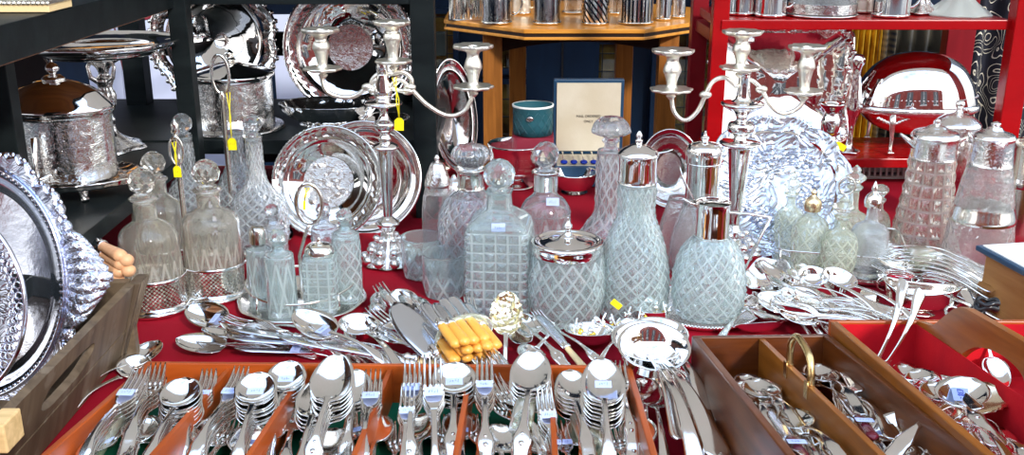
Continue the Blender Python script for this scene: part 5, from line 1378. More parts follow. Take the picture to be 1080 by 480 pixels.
# stacks: kind, head px, handle px, count, labels
cp = ['first compartment from the left', 'second compartment from the left', 'third compartment from the left', 'third compartment from the right', 'second compartment from the right', 'rightmost compartment']
ST = [
 ('fork',134,410,88,480,6,0,'left in the','n',.090,.055,1.0),
 ('fork',160,402,130,480,5,0,'middle in the',None,.082,.055,1.0),
 ('soup_spoon',190,413,160,480,7,0,'central in the','',.092,.06,1.0),
 ('fork',214,410,190,480,3,0,'right in the','n',.078,.05,.95),
 ('fork',244,408,205,480,6,1,'left in the','n',.088,.055,1.0),
 ('soup_spoon',270,408,252,480,7,1,'left-hand in the','n',.098,.06,1.0),
 ('soup_spoon',302,395,285,460,5,1,'right-hand in the','n',.092,.055,.95),
 ('kings_serving_spoon',351,397,330,480,7,2,'tallest in the','',.112,.06,1.0),
 ('spoon',332,420,318,488,5,2,'left in the','',.085,.045,1.0),
 ('kings_spoon',374,408,365,480,3,2,'low in the','',.085,.06,.95),
 ('fork',391,412,382,480,6,2,'right in the','n',.088,.055,1.0),
 ('kings_fork',429,428,425,490,3,3,'short, left in the','n',.080,.05,.85),
 ('kings_fork',434,404,432,470,5,3,'central in the','n',.092,.055,1.0),
 ('kings_fork',457,407,459,480,4,3,'tall in the','n',.098,.062,1.1),
 ('kings_soup_spoon',479,398,478,470,5,3,'right in the','n',.090,.055,1.1),
 ('kings_fork',511,400,512,470,6,4,'left in the','n',.096,.06,1.0),
 ('kings_spoon',560,390,550,470,7,4,'tallest in the','',.108,.06,1.1),
 ('fork',578,432,588,490,3,4,'low right in the','n',.080,.05,.9),
 ('spoon',604,405,622,480,6,5,'left in the','',.086,.05,1.0),
 ('serving_spoon',636,400,642,480,8,5,'tallest in the','n',.110,.06,1.0),
 ('kings_fork',655,400,668,470,4,5,'pushed against the right wall of the','',.078,.05,1.0)]
words = {'fork':'fork','kings_fork':'kings pattern fork','soup_spoon':'round soup spoon','kings_soup_spoon':'kings pattern soup spoon','spoon':'oval spoon','kings_spoon':'kings pattern oval spoon','serving_spoon':'large serving spoon','kings_serving_spoon':'large ornate serving spoon'}
for s_ in ST:
    k, hx_, hy_, ex, ey, n, c, wh, stk, zh, ze, sc_ = s_
    w_ = words[k]
    stack(k, hx_, hy_, ex, ey, n, 'top %s of the stack %s %s' % (w_, wh, cp[c]), '%s beneath the top, stack %s %s' % (w_, wh, cp[c]), zh-.026, max(ze-.048, n*.0045+.004), .0046, sc_, stk, group='%ss stacked %s %s' % (w_, wh, cp[c]), plane=FT)
FX = [(112,462,80,500,0),(150,452,128,498,0),(185,462,165,505,0),(222,455,205,500,0),(238,456,215,500,1),(262,462,246,505,1),(290,450,276,498,1),(310,440,300,490,1),(328,462,315,505,2),(350,466,340,508,2),(372,450,366,498,2),(396,452,392,500,2),
      (418,462,414,505,3),(444,450,442,498,3),(466,455,466,500,3),(486,448,486,498,3),(506,455,506,500,4),(528,462,530,505,4),(552,465,554,508,4),(572,462,580,505,4),(594,462,606,505,5),(614,455,628,500,5),(650,462,664,505,5),(672,452,686,498,5)]
for i_, (hx_, hy_, ex, ey, c) in enumerate(FX):
    kk = ['fork','spoon','kings_fork','kings_spoon'][(i_*7) % 4]
    for k in range(3):
        flat(kk, onp(FT,hx_,hy_,.026-.005*k), onp(FT,ex,ey,.022-.005*k), '%s lying loose among others at the bottom of the %s' % (words[kk], cp[c].replace(' from the left','')) if 'from the right' not in cp[c] else '%s lying loose among others, %s' % (words[kk], cp[c]), 'loose flatware, %s' % cp[c], 1.0, roll=(i_*37+k*50) % 40-20, stick='n' if (i_ % 5 == 0 and k == 0) else False)
for k, (hx_, hy_, ex, ey) in enumerate(((532,412,560,450),(536,420,566,458),(530,428,560,466),(540,408,566,436))):
    flat('fork', onp(FT,hx_, hy_, .045-.004*k), onp(FT,ex, ey, .03-.004*k), 'fork lying aslant among four, second compartment from the right', 'aslant forks', .95, roll=8*k)
# films round some handle bundles
def film(label, a, b, za, zb, r):
    A = at(*a, T+za); B = at(*b, T+zb); t = MB().tube([A, A.lerp(B,.5)+Vector((0,0,.002)), B], [r*.9, r, r*1.02], 14, flat=.62).obj('plastic_wrap', FILM)
    return tag(t, label, 'wrapping')
film('clear plastic wrap round the fork handles, far left of the front tray', (120,440), (92,480), .068, .055, .017)
film('clear plastic wrap round the kings spoon handles, second compartment from the right', (555,420), (549,455), .080, .062, .014)
film('clear plastic wrap round the spoon handles at the right of the front tray', (612,440), (630,480), .060, .05, .015)
for k, (hx_, hy_, ex, ey) in enumerate(((690,366,712,440),(684,360,730,450),(678,358,705,440),(694,352,740,440))):
    flat('ladle', at(hx_, hy_, T+.088-.011*k), at(ex, ey, T+.050-.008*k), ['large silver soup ladle, topmost of the nest right of the front tray', 'large soup ladle directly under the topmost one of the nest', 'third soup ladle down, its rim showing at the left of the nest', 'lowest soup ladle, its rim showing above the nest'][k], 'soup ladles nested right of the front tray', 1.16 if k < 2 else 1.05)
for k, (hx_, hy_, ex, ey) in enumerate(((700,410,735,475),(712,400,755,470),(690,415,700,480),(720,415,765,490),(680,412,682,480))):
    flat('plain_spoon', at(hx_, hy_, T+.022+.004*k), at(ex, ey, T+.02+.004*k), 'table spoon lying between the front tray and the walnut box, under the ladles', 'spoons under the ladles', 1.05)
flat('knife', at(738,430,T+.05), at(760,480,T+.05), 'broad-handled silver server reflecting pink, right of the ladle handles', None, 1.3)

# ---------------------------------------------------------------- walnut box with two compartments and brass handle
def wbox(name, label, cat, pl, pr_, z, tilt, D, H, woodm, woodx, lining=None, th=.010):
    M, W = tray_frame(pl, pr_, z, tilt)
    t = thing(name, label, cat); t.matrix_local = M
    MB().box((0,0,-H),(W,th,0)).obj('back_wall', woodx, t, bev=.0015)
    MB().box((0,-D,-H),(th,0,0)).obj('side_wall', woodm, t, bev=.0015)
    MB().box((W-th,-D,-H),(W,0,0)).obj('side_wall', woodm, t, bev=.0015)
    MB().box((0,-D-th,-H),(W,-D,0)).obj('front_wall', woodx, t, bev=.0015)
    MB().box((0,-D,-H-.004),(W,0,-H)).obj('bottom', woodm, t)
    if lining:
        e = .0012
        MB().box((th,-D,-H),(W-th,0,-H+e)).obj('floor_lining', lining, t)
        MB().box((th,-e,-H),(W-th,0,-.004)).obj('back_lining', lining, t)
        MB().box((th,-D,-H),(th+e,0,-.004)).obj('side_lining', lining, t); MB().box((W-th-e,-D,-H),(W-th,0,-.004)).obj('side_lining', lining, t)
    return t, M, W
t, Mw, Ww = wbox('walnut_box', 'dark walnut two-compartment box with brass handle on its divider, front right', 'box', (731,356), (876,354), T+.092, 9, .52, .078, W_WAL, W_WALX)
xd = Ww*.50; FW2 = Mw @ TR(0,0,-.078)
MB().box((xd-.004,-.52,-.078),(xd+.004,0,-.003)).obj('divider', W_HON, t, bev=.001)
hb = MB().tube(spline([(xd,-.125,-.004),(xd,-.125,.018),(xd,-.135,.033),(xd,-.155,.040),(xd,-.195,.030),(xd,-.205,.012),(xd,-.205,-.004)], 5), .0045, 10).obj('brass_handle', BRASS, t)
for y_ in (-.125,-.205): MB().box((xd-.006,y_-.006,-.018),(xd-.0042,y_+.006,.002)).obj('mounting_plate', BRASS, hb)
W2 = [('serving_spoon',802,408,846,448,.044,'large and high in the left half of the walnut box'),('kings_spoon',846,448,880,486,.036,'near the front in the left half of the walnut box'),('fork',812,452,846,490,.022,'deep at the front in the left half of the walnut box'),('spoon',838,440,884,478,.048,'uppermost near the front, left half of the walnut box'),('plain_spoon',824,462,858,500,.044,'close to the outer wall, left half of the walnut box'),('spoon',790,402,835,440,.030,'leftmost in the left half of the walnut box'),('spoon',783,410,820,450,.026,'second in the left half of the walnut box'),('fork',798,425,845,470,.026,'under the red-handled knife, left half of the walnut box'),
 ('plain_spoon',806,418,860,462,.032,'right of the knife in the left half of the walnut box'),('spoon',815,440,850,478,.028,'low in the left half of the walnut box'),('plain_spoon',830,450,860,480,.030,'nearest the camera in the left half of the walnut box'),
 ('plain_spoon',826,428,872,476,.025,'against the divider in the left half of the walnut box')]
for k, hx_, hy_, ex, ey, z_, lb in W2: flat(k, onp(FW2,hx_,hy_,z_), onp(FW2,ex,ey,z_+.006), 'silver %s, %s' % (words.get(k,'spoon'), lb), 'flatware in the left half of the walnut box', .9, roll=random.uniform(-12,12))
W3 = [('serving_spoon',866,392,912,432,.046,'large and high'),('plain_spoon',896,412,938,452,.046,'flat-handled'),('kings_spoon',924,446,968,486,.034,'ornate'),('fork',890,436,934,476,.022,'deep down'),('spoon',926,428,972,470,.030,'against the right wall'),('kings_fork',948,456,990,496,.030,'at the front'),('spoon',852,388,905,430,.032,'topmost left'),('spoon',880,402,925,440,.040,'by the dark-handled knife'),('plain_spoon',906,420,950,462,.038,'behind the bright round spoon'),('small_ladle',872,392,920,440,.032,'deep-bowled'),
 ('fork',862,400,905,450,.026,'lowest'),('spoon',900,448,960,480,.030,'in the middle'),('plain_spoon',918,440,975,490,.026,'nearly hidden')]
for k, hx_, hy_, ex, ey, z_, lb in W3: flat(k, onp(FW2,hx_,hy_,z_), onp(FW2,ex,ey,z_+.006), 'silver %s, %s in the right half of the walnut box' % (words.get(k,'spoon' if 'spoon' in k else 'sauce ladle'), lb), 'flatware in the right half of the walnut box', .9, roll=random.uniform(-12,12))
flat('soup_spoon', onp(FW2,940,449,.045), onp(FW2,905,470,.025), 'bright round-bowled spoon raised highest in the right half of the walnut box', None, .85, stick=True)
REDH = pr('dark_red_handle', (.10,.006,.015), .2)
for a_, b_, lb in (((812,432),(833,462),'dark red handled knife with price sticker in the left half of the walnut box'), ((885,412),(905,440),'dark red handled knife with price sticker in the right half of the walnut box')):
    A = onp(FW2,*a_,.042); B = onp(FW2,*b_,.045); kt = thing('fruit_knife', lb, 'knife'); kt.matrix_local = frame(B, A-B)
    o = inst('blade', FW['blade'], kt, S3(.8,.9,1)); hdl = khandle(.075,.0085,.6,.25).obj('handle', REDH, kt)
    sticker(kt, TR(0,-.03,.0062), 1.5)

# ---------------------------------------------------------------- red-lined caddy with handle board
t, Mr, Wr = wbox('red_lined_box', 'honey wood cutlery box lined in red baize with a pierced handle board, right', 'box', (876,339), (1105,339), T+.105, 8, .52, .080, W_HON, W_MAH, REDF)
xh = (atY(969,338,1.3).x - Mr.translation.x)
FR2 = Mr @ TR(0,0,-.080)
def handle_board(x, D, H, m, parent):
    # board lying in the local y/z plane with a raised, pierced middle
    n = 60; hole = [(-.13,-.012),(-.155,.006),(-.19,.020),(-.24,.026),(-.285,.020),(-.30,.002),(-.285,-.014),(-.23,-.022),(-.17,-.022)]
    cyx, czx = -.215, 0.0
    ring = arcpts(spline(hole+[hole[0]],4), n)[:-1]
    def top(y):
        s_ = -y; return .052*max(0, min(1, (s_-.03)/.10))**1.0*(1 if s_ < .31 else max(0, 1-(s_-.31)/.1)) if True else 0
    def sm(y): 
        q = max(0, min(1, (-y-.02)/.12)); q = q*q*(3-2*q); r_ = max(0, min(1, (D+y)/.1)); r_ = r_*r_*(3-2*r_); return .055*q*r_
    outer = []
    for y, z in ring:
        dy, dz = y-cyx, z-czx; s = .5
        for it in range(400):
            s += .02; yy, zz2 = cyx+dy*s, czx+dz*s
            if yy > 0 or yy < -D or zz2 < -H or zz2 > sm(yy): break
        outer.append((max(-D,min(0,yy)), max(-H, min(zz2, sm(max(-D,min(0,yy)))))))
    for c in ((0,-H),(-D,-H),(0,0),(-D,0)):
        k = min(range(n), key=lambda i: math.dist(outer[i], c)); outer[k] = c
    vs = []
    for q, xx in ((ring,x+.005),(outer,x+.005),(outer,x-.005),(ring,x-.005)): vs += [(xx,y,z) for y,z in q]
    fs = []
    for a in range(4):
        b = (a+1)%4
        for k in range(n): k2=(k+1)%n; fs.append((a*n+k, b*n+k, b*n+k2, a*n+k2))
    return MB().add(vs, fs, False).obj('handle_board', m, parent)
hbo = handle_board(xh, .52, .078, W_HON, t)
MB().box((xh-.0065,-.52,-.078),(xh-.0052,0,-.004)).obj('baize_facing', REDF, hbo)
R1 = [('spoon',948,388,1000,425,.022,'at the far left edge'),('kings_spoon',990,412,1040,452,.048,'ornate and high'),('plain_spoon',1008,436,1062,480,.050,'long-handled, high'),('kings_fork',1030,446,1080,480,.040,'ornate'),('serving_spoon',1040,462,1090,500,.040,'large'),('spoon',1000,455,1050,495,.026,'deep in the heap'),('plain_spoon',980,425,1034,470,.024,'under the others'),('plain_spoon',958,392,1010,432,.034,'leftmost'),('spoon',972,398,1020,440,.038,'second from left'),('small_ladle',985,404,1035,450,.036,'deep-bowled'),('plain_spoon',1000,430,1050,470,.034,'flat-handled'),('spoon',1012,440,1060,478,.030,'near the front'),('fork',1025,430,1070,470,.028,'front right')]
for k, hx_, hy_, ex, ey, z_, lb in R1: flat(k, onp(FR2,hx_,hy_,z_), onp(FR2,ex,ey,z_+.006), 'silver %s, %s in the heap of the red-lined box' % (words.get(k,'spoon' if 'spoon' in k else 'sauce ladle'), lb), 'flatware in the red-lined box', .95, roll=random.uniform(-15,15))
sv = flat('soup_spoon', onp(FR2,1016,412,.068), onp(FR2,985,440,.055), 'round silver spoon marked with an eighteen pound sticker, red-lined box', None, 1.15)
s2 = inst('price_sticker', STK, sv, TR(-.002,0,-.0055) @ RZ(-60) @ Matrix.Scale(1.9,4)); text('£18 -', .0045, INK, s2, TR(0,-.0015,.0006))
flat('shell_spoon', onp(FR2,1032,418,.060), onp(FR2,1008,448,.045), 'gilt scallop-shell spoon behind the stickered round spoon, red-lined box', None, 1.15)
for a_, b_, lb in (((920,398),(944,330),'flat silver handle leaning on the back wall of the red-lined box, left one'), ((928,400),(962,331),'flat silver handle leaning on the back wall of the red-lined box, right one')):
    A = onp(FR2,*a_,.02); B = atY(b_[0], b_[1], 1.30)
    kt = flat('plain_spoon', A, B, lb, None, 1.0)
    kt.matrix_local = frame(A, A-B, (0,-1,.3)) @ Matrix.Scale(.95,4)
A = at(1052,392,T+.05); B = atY(1038,355,1.30)
flat('plain_spoon', A, B, 'silver spoon handle seen through the hole of the handle board', None, .8, up=(0,-1,.3))
# grape scissors and black bracelet behind the box
for cx_, lb in ((1007,'silver grape scissors resting on the back edge of the red-lined box'),):
    p = at(1018, 330, T+.108); sc1 = thing('grape_scissors', lb, 'scissors', p); s_ = mpp(p)
    for sx in (-1, 1):
        MB().tube([(sx*12*s_+math.cos(a)*8*s_, math.sin(a)*.012, math.sin(a)*.004) for a in [k*PI/8 for k in range(16)]], .0022, 8, closed=True).obj('finger_loop', SIL, sc1)
        MB().tube([(sx*12*s_, .012, .003), (sx*5*s_, .03, .004), (-sx*4*s_, .06, .004)], [.003,.003,.0015], 8).obj('blade', SILW, sc1)
p = at(1040, 326, T+.11)
t = thing('bracelet', 'black chunky bracelet by the oak block, right edge', 'bracelet', p)
MB().tube([(math.cos(a)*.014, math.sin(a)*.010, .004+.003*math.sin(3*a)) for a in [k*PI/12 for k in range(24)]], .0042, 8, closed=True).obj('band', RUBBER, t)
MB().tube([(math.cos(a)*.015, math.sin(a)*.011, .011+.002*math.sin(4*a)) for a in [k*PI/12 for k in range(24)]], .003, 8, closed=True).obj('strap', RUBBER, t)
# oak block with navy-edged white lid, right edge
zo = T + .104
P1 = at(1040, 264, zo); P2 = at(1085, 288, zo); u_ = (P2-P1); u_.z = 0; u_.normalize()
ang_ = math.degrees(math.atan2(u_.y, u_.x))
t = thing('oak_cabinet', 'oak box at the right edge with a navy-edged white lid on top', 'box', (P1.x, P1.y, T+.001), R(ang_))
MB().box((0,0,0),(.30,.25,.094)).obj('body', wood('oak_cabinet', (.30,.12,.03), (.42,.20,.06), 6, .4), t, bev=.003)
MB().box((-.002,-.002,.094),(.302,.252,.099)).obj('moulding', W_HON, t, bev=.001)
t2 = thing('flat_case', 'flat navy case with white top lying on the oak box, right edge', 'case', (P1.x, P1.y, T+.101), R(ang_))
MB().box((-.012,-.012,0),(.30,.24,.009)).obj('base', NAVY, t2, bev=.002); MB().box((-.004,-.004,.009),(.29,.23,.011)).obj('white_top', WHITE, t2)

# ---------------------------------------------------------------- loose piles on the velvet
def loose(rows, group=None):
    for k, a, b, za, zb, sc_, rl, stk, lb in rows:
        flat(k, at(*a, T+za), at(*b, T+zb), lb, group, sc_, roll=rl, stick=stk)
loose([
 ('serving_spoon',(217,331),(290,352),.030,.020,1.0,-25,'b','serving spoon with sticker, highest of the left loose pile, bowl pointing left'),
 ('serving_spoon',(212,361),(300,368),.020,.014,1.0,-10,None,'serving spoon lowest in the left loose pile, bowl at far left'),
 ('spoon',(234,350),(310,360),.022,.020,1.0,10,None,'spoon between the two left-pointing serving spoons'),
 ('serving_spoon',(331,340),(390,372),.050,.030,1.05,-15,'b','serving spoon with sticker in front of the round cruet stand'),
 ('ladle',(378,342),(405,378),.040,.022,.72,0,'b','small round ladle with sticker, right of the round cruet stand'),
 ('fork',(300,346),(370,368),.036,.026,1.05,20,None,'fork with raised tines in front of the round cruet stand'),
 ('fork',(306,350),(372,374),.028,.020,1.05,14,None,'second fork under the raised one before the round cruet stand'),
 ('fork',(292,352),(360,376),.022,.016,1.05,10,None,'lowest fork before the round cruet stand'),
 ('knife',(290,359),(380,366),.028,.026,1.15,0,None,'long silver-handled knife lying level above the front tray, upper'),
 ('knife',(300,369),(392,372),.018,.016,1.15,0,'n','long silver-handled knife lying level above the front tray, lower'),
 ('knife',(285,352),(350,362),.033,.028,1.1,0,None,'slim dark-reflecting knife across the left loose pile'),
 ('spoon',(250,345),(330,364),.028,.02,1.0,35,None,'spoon turned on its side in the left loose pile'),
 ('pale_knife',(395,372),(440,380),.030,.016,1.3,0,None,'long pale ivory-handled knife just behind the front tray'),
 ('plain_spoon',(404,352),(450,378),.026,.016,1.0,20,None,'spoon with sticker left of the blue-white fish server'),
 ('knife',(418,356),(470,380),.020,.012,1.1,0,None,'knife left of the blue-white fish server, nearly hidden'),
 ('fish_knife',(440,348),(470,384),.045,.022,1.35,-10,None,'wide blue-white fish server with pointed tip, left of the ivory bundle'),
 ('berry_spoon',(534,330),(533,372),.055,.012,1.05,0,None,'gilt embossed berry spoon standing up in front of the square decanter'),
 ('serving_spoon',(415,318),(440,345),.045,.025,1.0,40,None,'serving spoon on its side beside the candelabrum foot'),
 ('kings_spoon',(425,318),(455,345),.040,.025,1.0,-30,None,'kings pattern spoon next to the tumblers'),
 ('kings_spoon',(436,322),(470,350),.048,.030,1.0,20,None,'kings pattern spoon overlapping the tumbler base'),
 ('kings_fork',(408,312),(430,340),.030,.02,1.0,-20,None,'dark fork pointing to the candelabrum foot'),
 ('fork',(500,328),(512,360),.040,.02,.9,10,None,'fork with tines up, left of the gilt berry spoon'),
 ('fork',(494,332),(505,362),.034,.018,.9,-6,None,'second fork with tines up beside the ivory bundle'),
 ('spoon',(548,350),(560,378),.024,.012,.9,0,None,'small spoon right of the gilt berry spoon'),
 ('serving_spoon',(150,372),(120,392),.012,.010,1.0,0,None,'serving spoon beside the crate corner, mostly hidden'),
 ('soup_spoon',(142,386),(118,402),.012,.010,1.0,20,None,'spoon lying against the crate corner'),
 ('spoon',(560,372),(585,350),.030,.022,.9,-20,None,'spoon lying in front of the biscuit barrel, bowl forward'),
 ('pale_knife',(585,352),(605,375),.03,.02,.9,0,None,'ivory-handled knife in front of the biscuit barrel'),
 ('knife',(250,364),(330,372),.012,.010,1.1,15,None,'dark-reflecting knife lowest in the left loose pile'),
 ('kings_fork',(262,338),(330,352),.030,.022,1.0,0,None,'kings pattern fork across the handles of the left loose pile'),
 ('kings_spoon',(272,352),(345,372),.024,.018,1.0,-40,None,'kings pattern spoon on edge in the left loose pile'),
 ('knife',(340,364),(410,378),.034,.024,1.1,0,None,'silver-handled knife in front of the stickered serving spoon'),
 ('fork',(352,352),(415,376),.036,.024,1.0,20,None,'fork between the serving spoon and small ladle, tines left'),
 ('kings_spoon',(398,340),(440,372),.030,.02,1.0,35,None,'kings pattern spoon on edge right of the small ladle'),
 ('kings_fork',(408,336),(448,366),.036,.02,1.0,-15,None,'kings pattern fork right of the small ladle'),
 ('spoon',(575,344),(600,372),.028,.015,.9,20,None,'small spoon under the ivory-handled knife before the barrel'),
 ('kings_spoon',(556,342),(585,374),.030,.018,.9,-20,None,'kings pattern spoon with handle towards the front tray, before the barrel'),
 ('kings_fork',(580,340),(618,372),.034,.015,.9,0,None,'kings pattern fork before the biscuit barrel'),
 ('plain_spoon',(660,345),(640,372),.020,.012,.9,0,None,'plain spoon hidden behind the ladle nest')])
# spoon heads clustered above the bundle
for k in range(12):
    rnd = random.Random(40+k)
    x = 446 + (k % 6)*7.5; y = 320 + (k % 6)*4.2 + (k//6)*6
    flat('spoon' if k % 2 else 'serving_spoon', at(x, y, T+.055-.008*(k//6)), at(x+34, y+30, T+.04-.008*(k//6)), 'spoon in the fanned row between tumbler and ivory-handled bundle', 'fanned spoons by the tumbler', .92, roll=rnd.uniform(20,60))
# ivory handled bundle
idx = 0
IV = []
for row, (n, oy, z_) in enumerate(((4, 0, .062), (5, 9, .048), (4, 17, .034))):
    for k in range(n):
        jx = [0,2,-1,1,3][(k+row) % 5]; jy = [0,-2,2,1,-1][(k*2+row) % 5]
        B = at(482 + k*9.5 + (4 if row == 1 else 0) + jx, 364 + oy*.9 - k*1.5 + jy, T + z_ - .004 + .0015*jy)
        A = at(452 + k*10.0 + (4 if row == 1 else 0), 326 + oy - k*2.0, T + z_ + .014)
        t = thing('table_knife', 'ivory-handled knife in the %s row of the rubber-banded bundle' % ('top', 'middle', 'bottom')[row], 'knife', group='ivory-handled knives, %s row' % ('top', 'middle', 'bottom')[row])
        t.matrix_local = frame(A.lerp(B, .45), A-B)
        inst('blade', FW['blade'], t, S3(1,.6,1)); inst('ferrule', FW['ferrule'], t); inst('handle', FW['h_ivory'], t, S3(1.15,.70,1.15))
        IV.append(t)
c = at(490, 344, T+.058); d = (at(470,330,T+.06)-at(505,365,T+.05)).normalized()
Mf = frame(c, d); o = MB().tube([(math.cos(a)*.040, 0, -.012+math.sin(a)*.024) for a in [k*PI/16 for k in range(32)]], .0035, 8, closed=True, flat=2.2).obj('elastic_band', FILM); o.matrix_local = Mf
tag(o, 'translucent band holding the ivory-handled knives together', 'band')
# charms and bowls in front of the barrel
for cx_, cy_, r_, lb in ((622,352,26,'shallow silver dish left of the ladles, in front of the barrel'), (688,330,20,'silver dish rim showing above the ladles')):
    p = at(cx_, cy_, T+.02); t = thing('dish', lb, 'dish', (p.x, p.y, T+.004)); s_ = mpp(p); t.rotation_euler = (R(-8),0,0)
    MB().lathe(spline([(.001,.002),(r_*s_*.5,.002),(r_*s_*.75,.010),(r_*s_,.022),(r_*s_*1.04,.023),(r_*s_,.020),(r_*s_*.7,.004),(.001,-.001)],3), 64, cap0=False, cap1=False).obj('body', SIL, t)
rnd = random.Random(12)
CH = ['left end of the row', 'left of the yellow tag', 'under the yellow tag', 'right of the yellow tag', 'before the tall jug', 'between jug and ladles', 'beside the beaded tray', 'right end of the row']
for k in range(8):
    x = 608 + k*13.5; y = 350 - 3.2*k + (4 if k % 2 else 0)
    p = at(x, y, T+.018); t = thing('trinket_figure', 'tiny silver trinket with gilt bead, ' + CH[k] + ', near the barrel', 'trinket', (p.x, p.y, T+.001), rnd.uniform(0,3), 'silver trinkets')
    mb = MB()
    for j in range(5): mb.ball((rnd.uniform(-.010,.010), rnd.uniform(-.008,.008), .005+.006*j), rnd.uniform(.003,.006), 1, True)
    mb.tube([(-.010,0,.004),(0,.003,.02),(.006,0,.038)], .0018, 6).tube([(.008,.004,.004),(0,-.003,.02),(-.008,0,.032)], .0016, 6)
    mb.obj('figure', SIL, t)
    MB().ball((.004,-.006,.016), .0055, 2, True).obj('gilt_bead', silver('gold', (.95,.68,.12), .15) if k == 0 else bpy.data.materials['gold'], t)
p = atY(650, 321, YT(348)); t = thing('price_tag', 'small yellow tag standing among the trinkets before the tall jug', 'tag', p); t.rotation_euler = (0, R(40), 0)
MB().box((-.009,-.0004,-.005),(.009,.0004,.005)).obj('tag_card', YEL, t); strokes(.012,.003,0,3,9,None).obj('writing', INKD, t, TR(0,-.0008,0) @ RX(90))
# right-hand heap
RP = [
 ('spoon',(815,286),(860,320),.060,.035,1.0,10,None,'spoon at the upper left of the right heap, bowl tilted up'),
 ('serving_spoon',(828,300),(880,325),.050,.03,1.0,30,None,'serving spoon behind the two round ladles, right heap'),
 ('ladle',(886,293),(930,325),.062,.035,.70,0,'b','bright round ladle with sticker, right one topping the right heap'),
 ('ladle',(858,291),(905,322),.058,.035,.62,-12,'b','round ladle with sticker, left one topping the right heap'),
 ('small_ladle',(838,297),(885,325),.052,.03,1.0,20,'b','small sauce ladle with sticker left of the two round ladles'),
 ('serving_spoon',(852,322),(915,335),.040,.024,1.0,-10,None,'serving spoon reflecting red in the middle of the right heap'),
 ('spoon',(806,330),(870,345),.030,.018,1.0,15,None,'spoon at the lower left of the right heap'),
 ('serving_spoon',(800,342),(870,336),.020,.018,1.0,30,None,'serving spoon lowest left of the right heap, by the walnut box'),
 ('kings_spoon',(820,318),(880,332),.036,.024,1.0,-30,None,'kings pattern spoon on its side, left side of the right heap'),
 ('plain_spoon',(796,318),(770,345),.020,.012,.9,0,None,'spoon lying beside the beaded tray, right of it')]
loose(RP)
for k in range(22):
    rnd = random.Random(80+k)
    x = 862 + rnd.uniform(-12, 22); y = 318 + rnd.uniform(-8, 18)
    flat(['plain_spoon','spoon','fork','kings_spoon'][k % 4], at(x-20, y-4, T+.018+.0016*k), at(x+40, y+8+rnd.uniform(-4,6), T+.014+.0013*k), 'flatware handle among many in the bright tangle behind the red-lined box', 'tangle behind the red-lined box', .95, roll=rnd.uniform(-50,50))
for k in range(6):
    flat('plain_spoon', at(806+k*9, 316-k*6, T+.026+.002*k), at(846+k*8, 345-k*5, T+.02), 'spoon in the loose row left of the round ladles, right heap', 'loose row in the right heap', .85, roll=25-12*(k % 3))
t = thing('dish', 'small crumpled-edge silver dish at the left end of the right heap', 'dish', at(812,300,T+.002)); t.rotation_euler = (R(20),R(-20),0)
MB().lathe(spline([(.001,.004),(.018,.005),(.030,.016),(.040,.026),(.041,.024),(.030,.012),(.018,.001),(.001,0)],3), 64, mod=lambda a,z,r: (r, .004*math.sin(5*a)*(r/.04)**2), cap0=False, cap1=False).obj('body', SIL, t)
# stacked forks and spoons beside the right claret jugs
for row in range(4):
    for k in range(5):
        rnd = random.Random(row*9+k)
        A = at(936 + k*1.5 + row*1.0, 253 + k*3.5 + row*9, T+.062-.012*row); B = at(1012 - k*1.0 + row*1, 272 + k*4.2 + row*9, T+.058-.012*row)
        flat('fork' if row % 2 == 0 else 'plain_spoon', A, B, '%s in the %s layer of the bundle before the tapering jugs' % ('fork' if row % 2 == 0 else 'spoon', ('top','second','third','bottom')[row]), 'bundle before the tapering jugs, %s layer' % ('top','second','third','bottom')[row], 1.05, roll=rnd.uniform(-6,6))
film('pale green wrap round the middle of the bundle before the tapering jugs', (968,268), (984,280), .052, .048, .030)
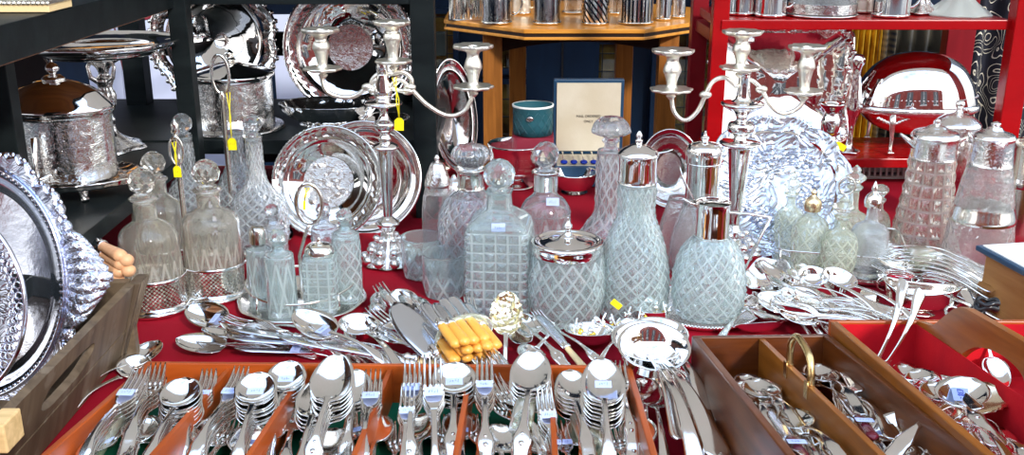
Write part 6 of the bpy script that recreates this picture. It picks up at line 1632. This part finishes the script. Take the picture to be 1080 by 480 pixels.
# red-glass-lined cups
RG = pr('red_glass_liner', (.35,.0,.02), .08)
for k, (cx_, yb_, r_, lb) in enumerate(((935,292,13,'small silver cup with ruby liner and ring handle, rearmost of three'), (946,314,15,'small silver cup with ruby liner, front left of three'), (984,318,15,'small silver cup with ruby liner, right of three'))):
    p = at(cx_, yb_, T+.001); s_ = mpp(p); r = r_*s_
    t = thing('cup', lb, 'cup', p)
    MB().lathe(spline([(r*.55,0),(r*.6,.003),(r*.4,.007),(r*.7,.012),(r*.95,.024),(r*.92,.034),(r,.043),(r*1.04,.044),(r*.96,.042),(r*.9,.028),(r*.5,.013),(.001,.012)],3), 48, cap1=False).obj('body', SIL, t)
    MB().lathe([(r*.82,.020),(r*.90,.033)], 40, cap0=True, cap1=False).obj('ruby_liner', RG, t)
    for sx in (-1, 1): MB().tube([(sx*(r+math.sin(a)*.013), 0, .026+math.cos(a)*.013) for a in [j*PI/8 for j in range(9)]], .0018, 8).obj('handle', SIL, t)
t = thing('sauce_boat', 'low silver sauce boat behind the back edge of the red-lined box', 'sauce boat', at(962,332,T+.001)); t.rotation_euler = (0,0,R(-20))
MB().lathe(spline([(.014,0),(.018,.004),(.010,.010),(.024,.018),(.033,.034),(.036,.046),(.034,.045),(.028,.03),(.001,.016)],3), sec=[(x*1.7*(1+.15*x), y*.85) for x, y in circ(64)], mod=lambda a,z,r: (r, (.012*math.cos(a)**2 if z > .03 else 0)), cap1=False).obj('body', SILW, t)
MB().tube([(.055,0,.045),(.075,0,.055),(.080,0,.035),(.062,0,.022)], .0035, 8).obj('handle', SILW, t)
t = thing('napkin_ring', 'plain silver napkin ring on its side left of the small cups', 'napkin ring', at(916,318,T+.016)); t.rotation_euler = (R(90),0,R(60))
MB().lathe([(.017,-.014),(.0185,-.013),(.0175,0),(.0185,.013),(.017,.014),(.016,.0),(.017,-.014)], 48, cap0=False, cap1=False).obj('band', SILW, t)
t = thing('trowel_shade', 'flat silver glove-stretcher lying aslant between the beaded tray and square cruet stand', 'tool', at(815,262,T+.008)); t.rotation_euler = (0,0,R(-52))
MB().box((-.07,-.012,0),(.05,.012,.006)).obj('blade', SILB, t, bev=.002); MB().box((.05,-.006,.001),(.09,.006,.005)).obj('tang', SIL, t)
# ornate little foot pieces by the candelabrum
t = thing('scent_bottle', 'embossed silver-mounted bottle lying beside the candelabrum foot', 'bottle', at(399,322,T+.014)); t.matrix_local = frame(at(399,322,T+.016), at(402,300,T+.016)-at(396,345,T+.016))
MB().lathe(spline([(.002,-.04),(.012,-.036),(.015,-.02),(.013,.0),(.015,.02),(.010,.032),(.005,.036)],4), 32, M=RX(-90)).obj('body', SILE, t)
MB().lathe([(.006,.034),(.007,.036),(.006,.05),(.001,.052)], 24, M=RX(-90)).obj('cap', SIL, t)
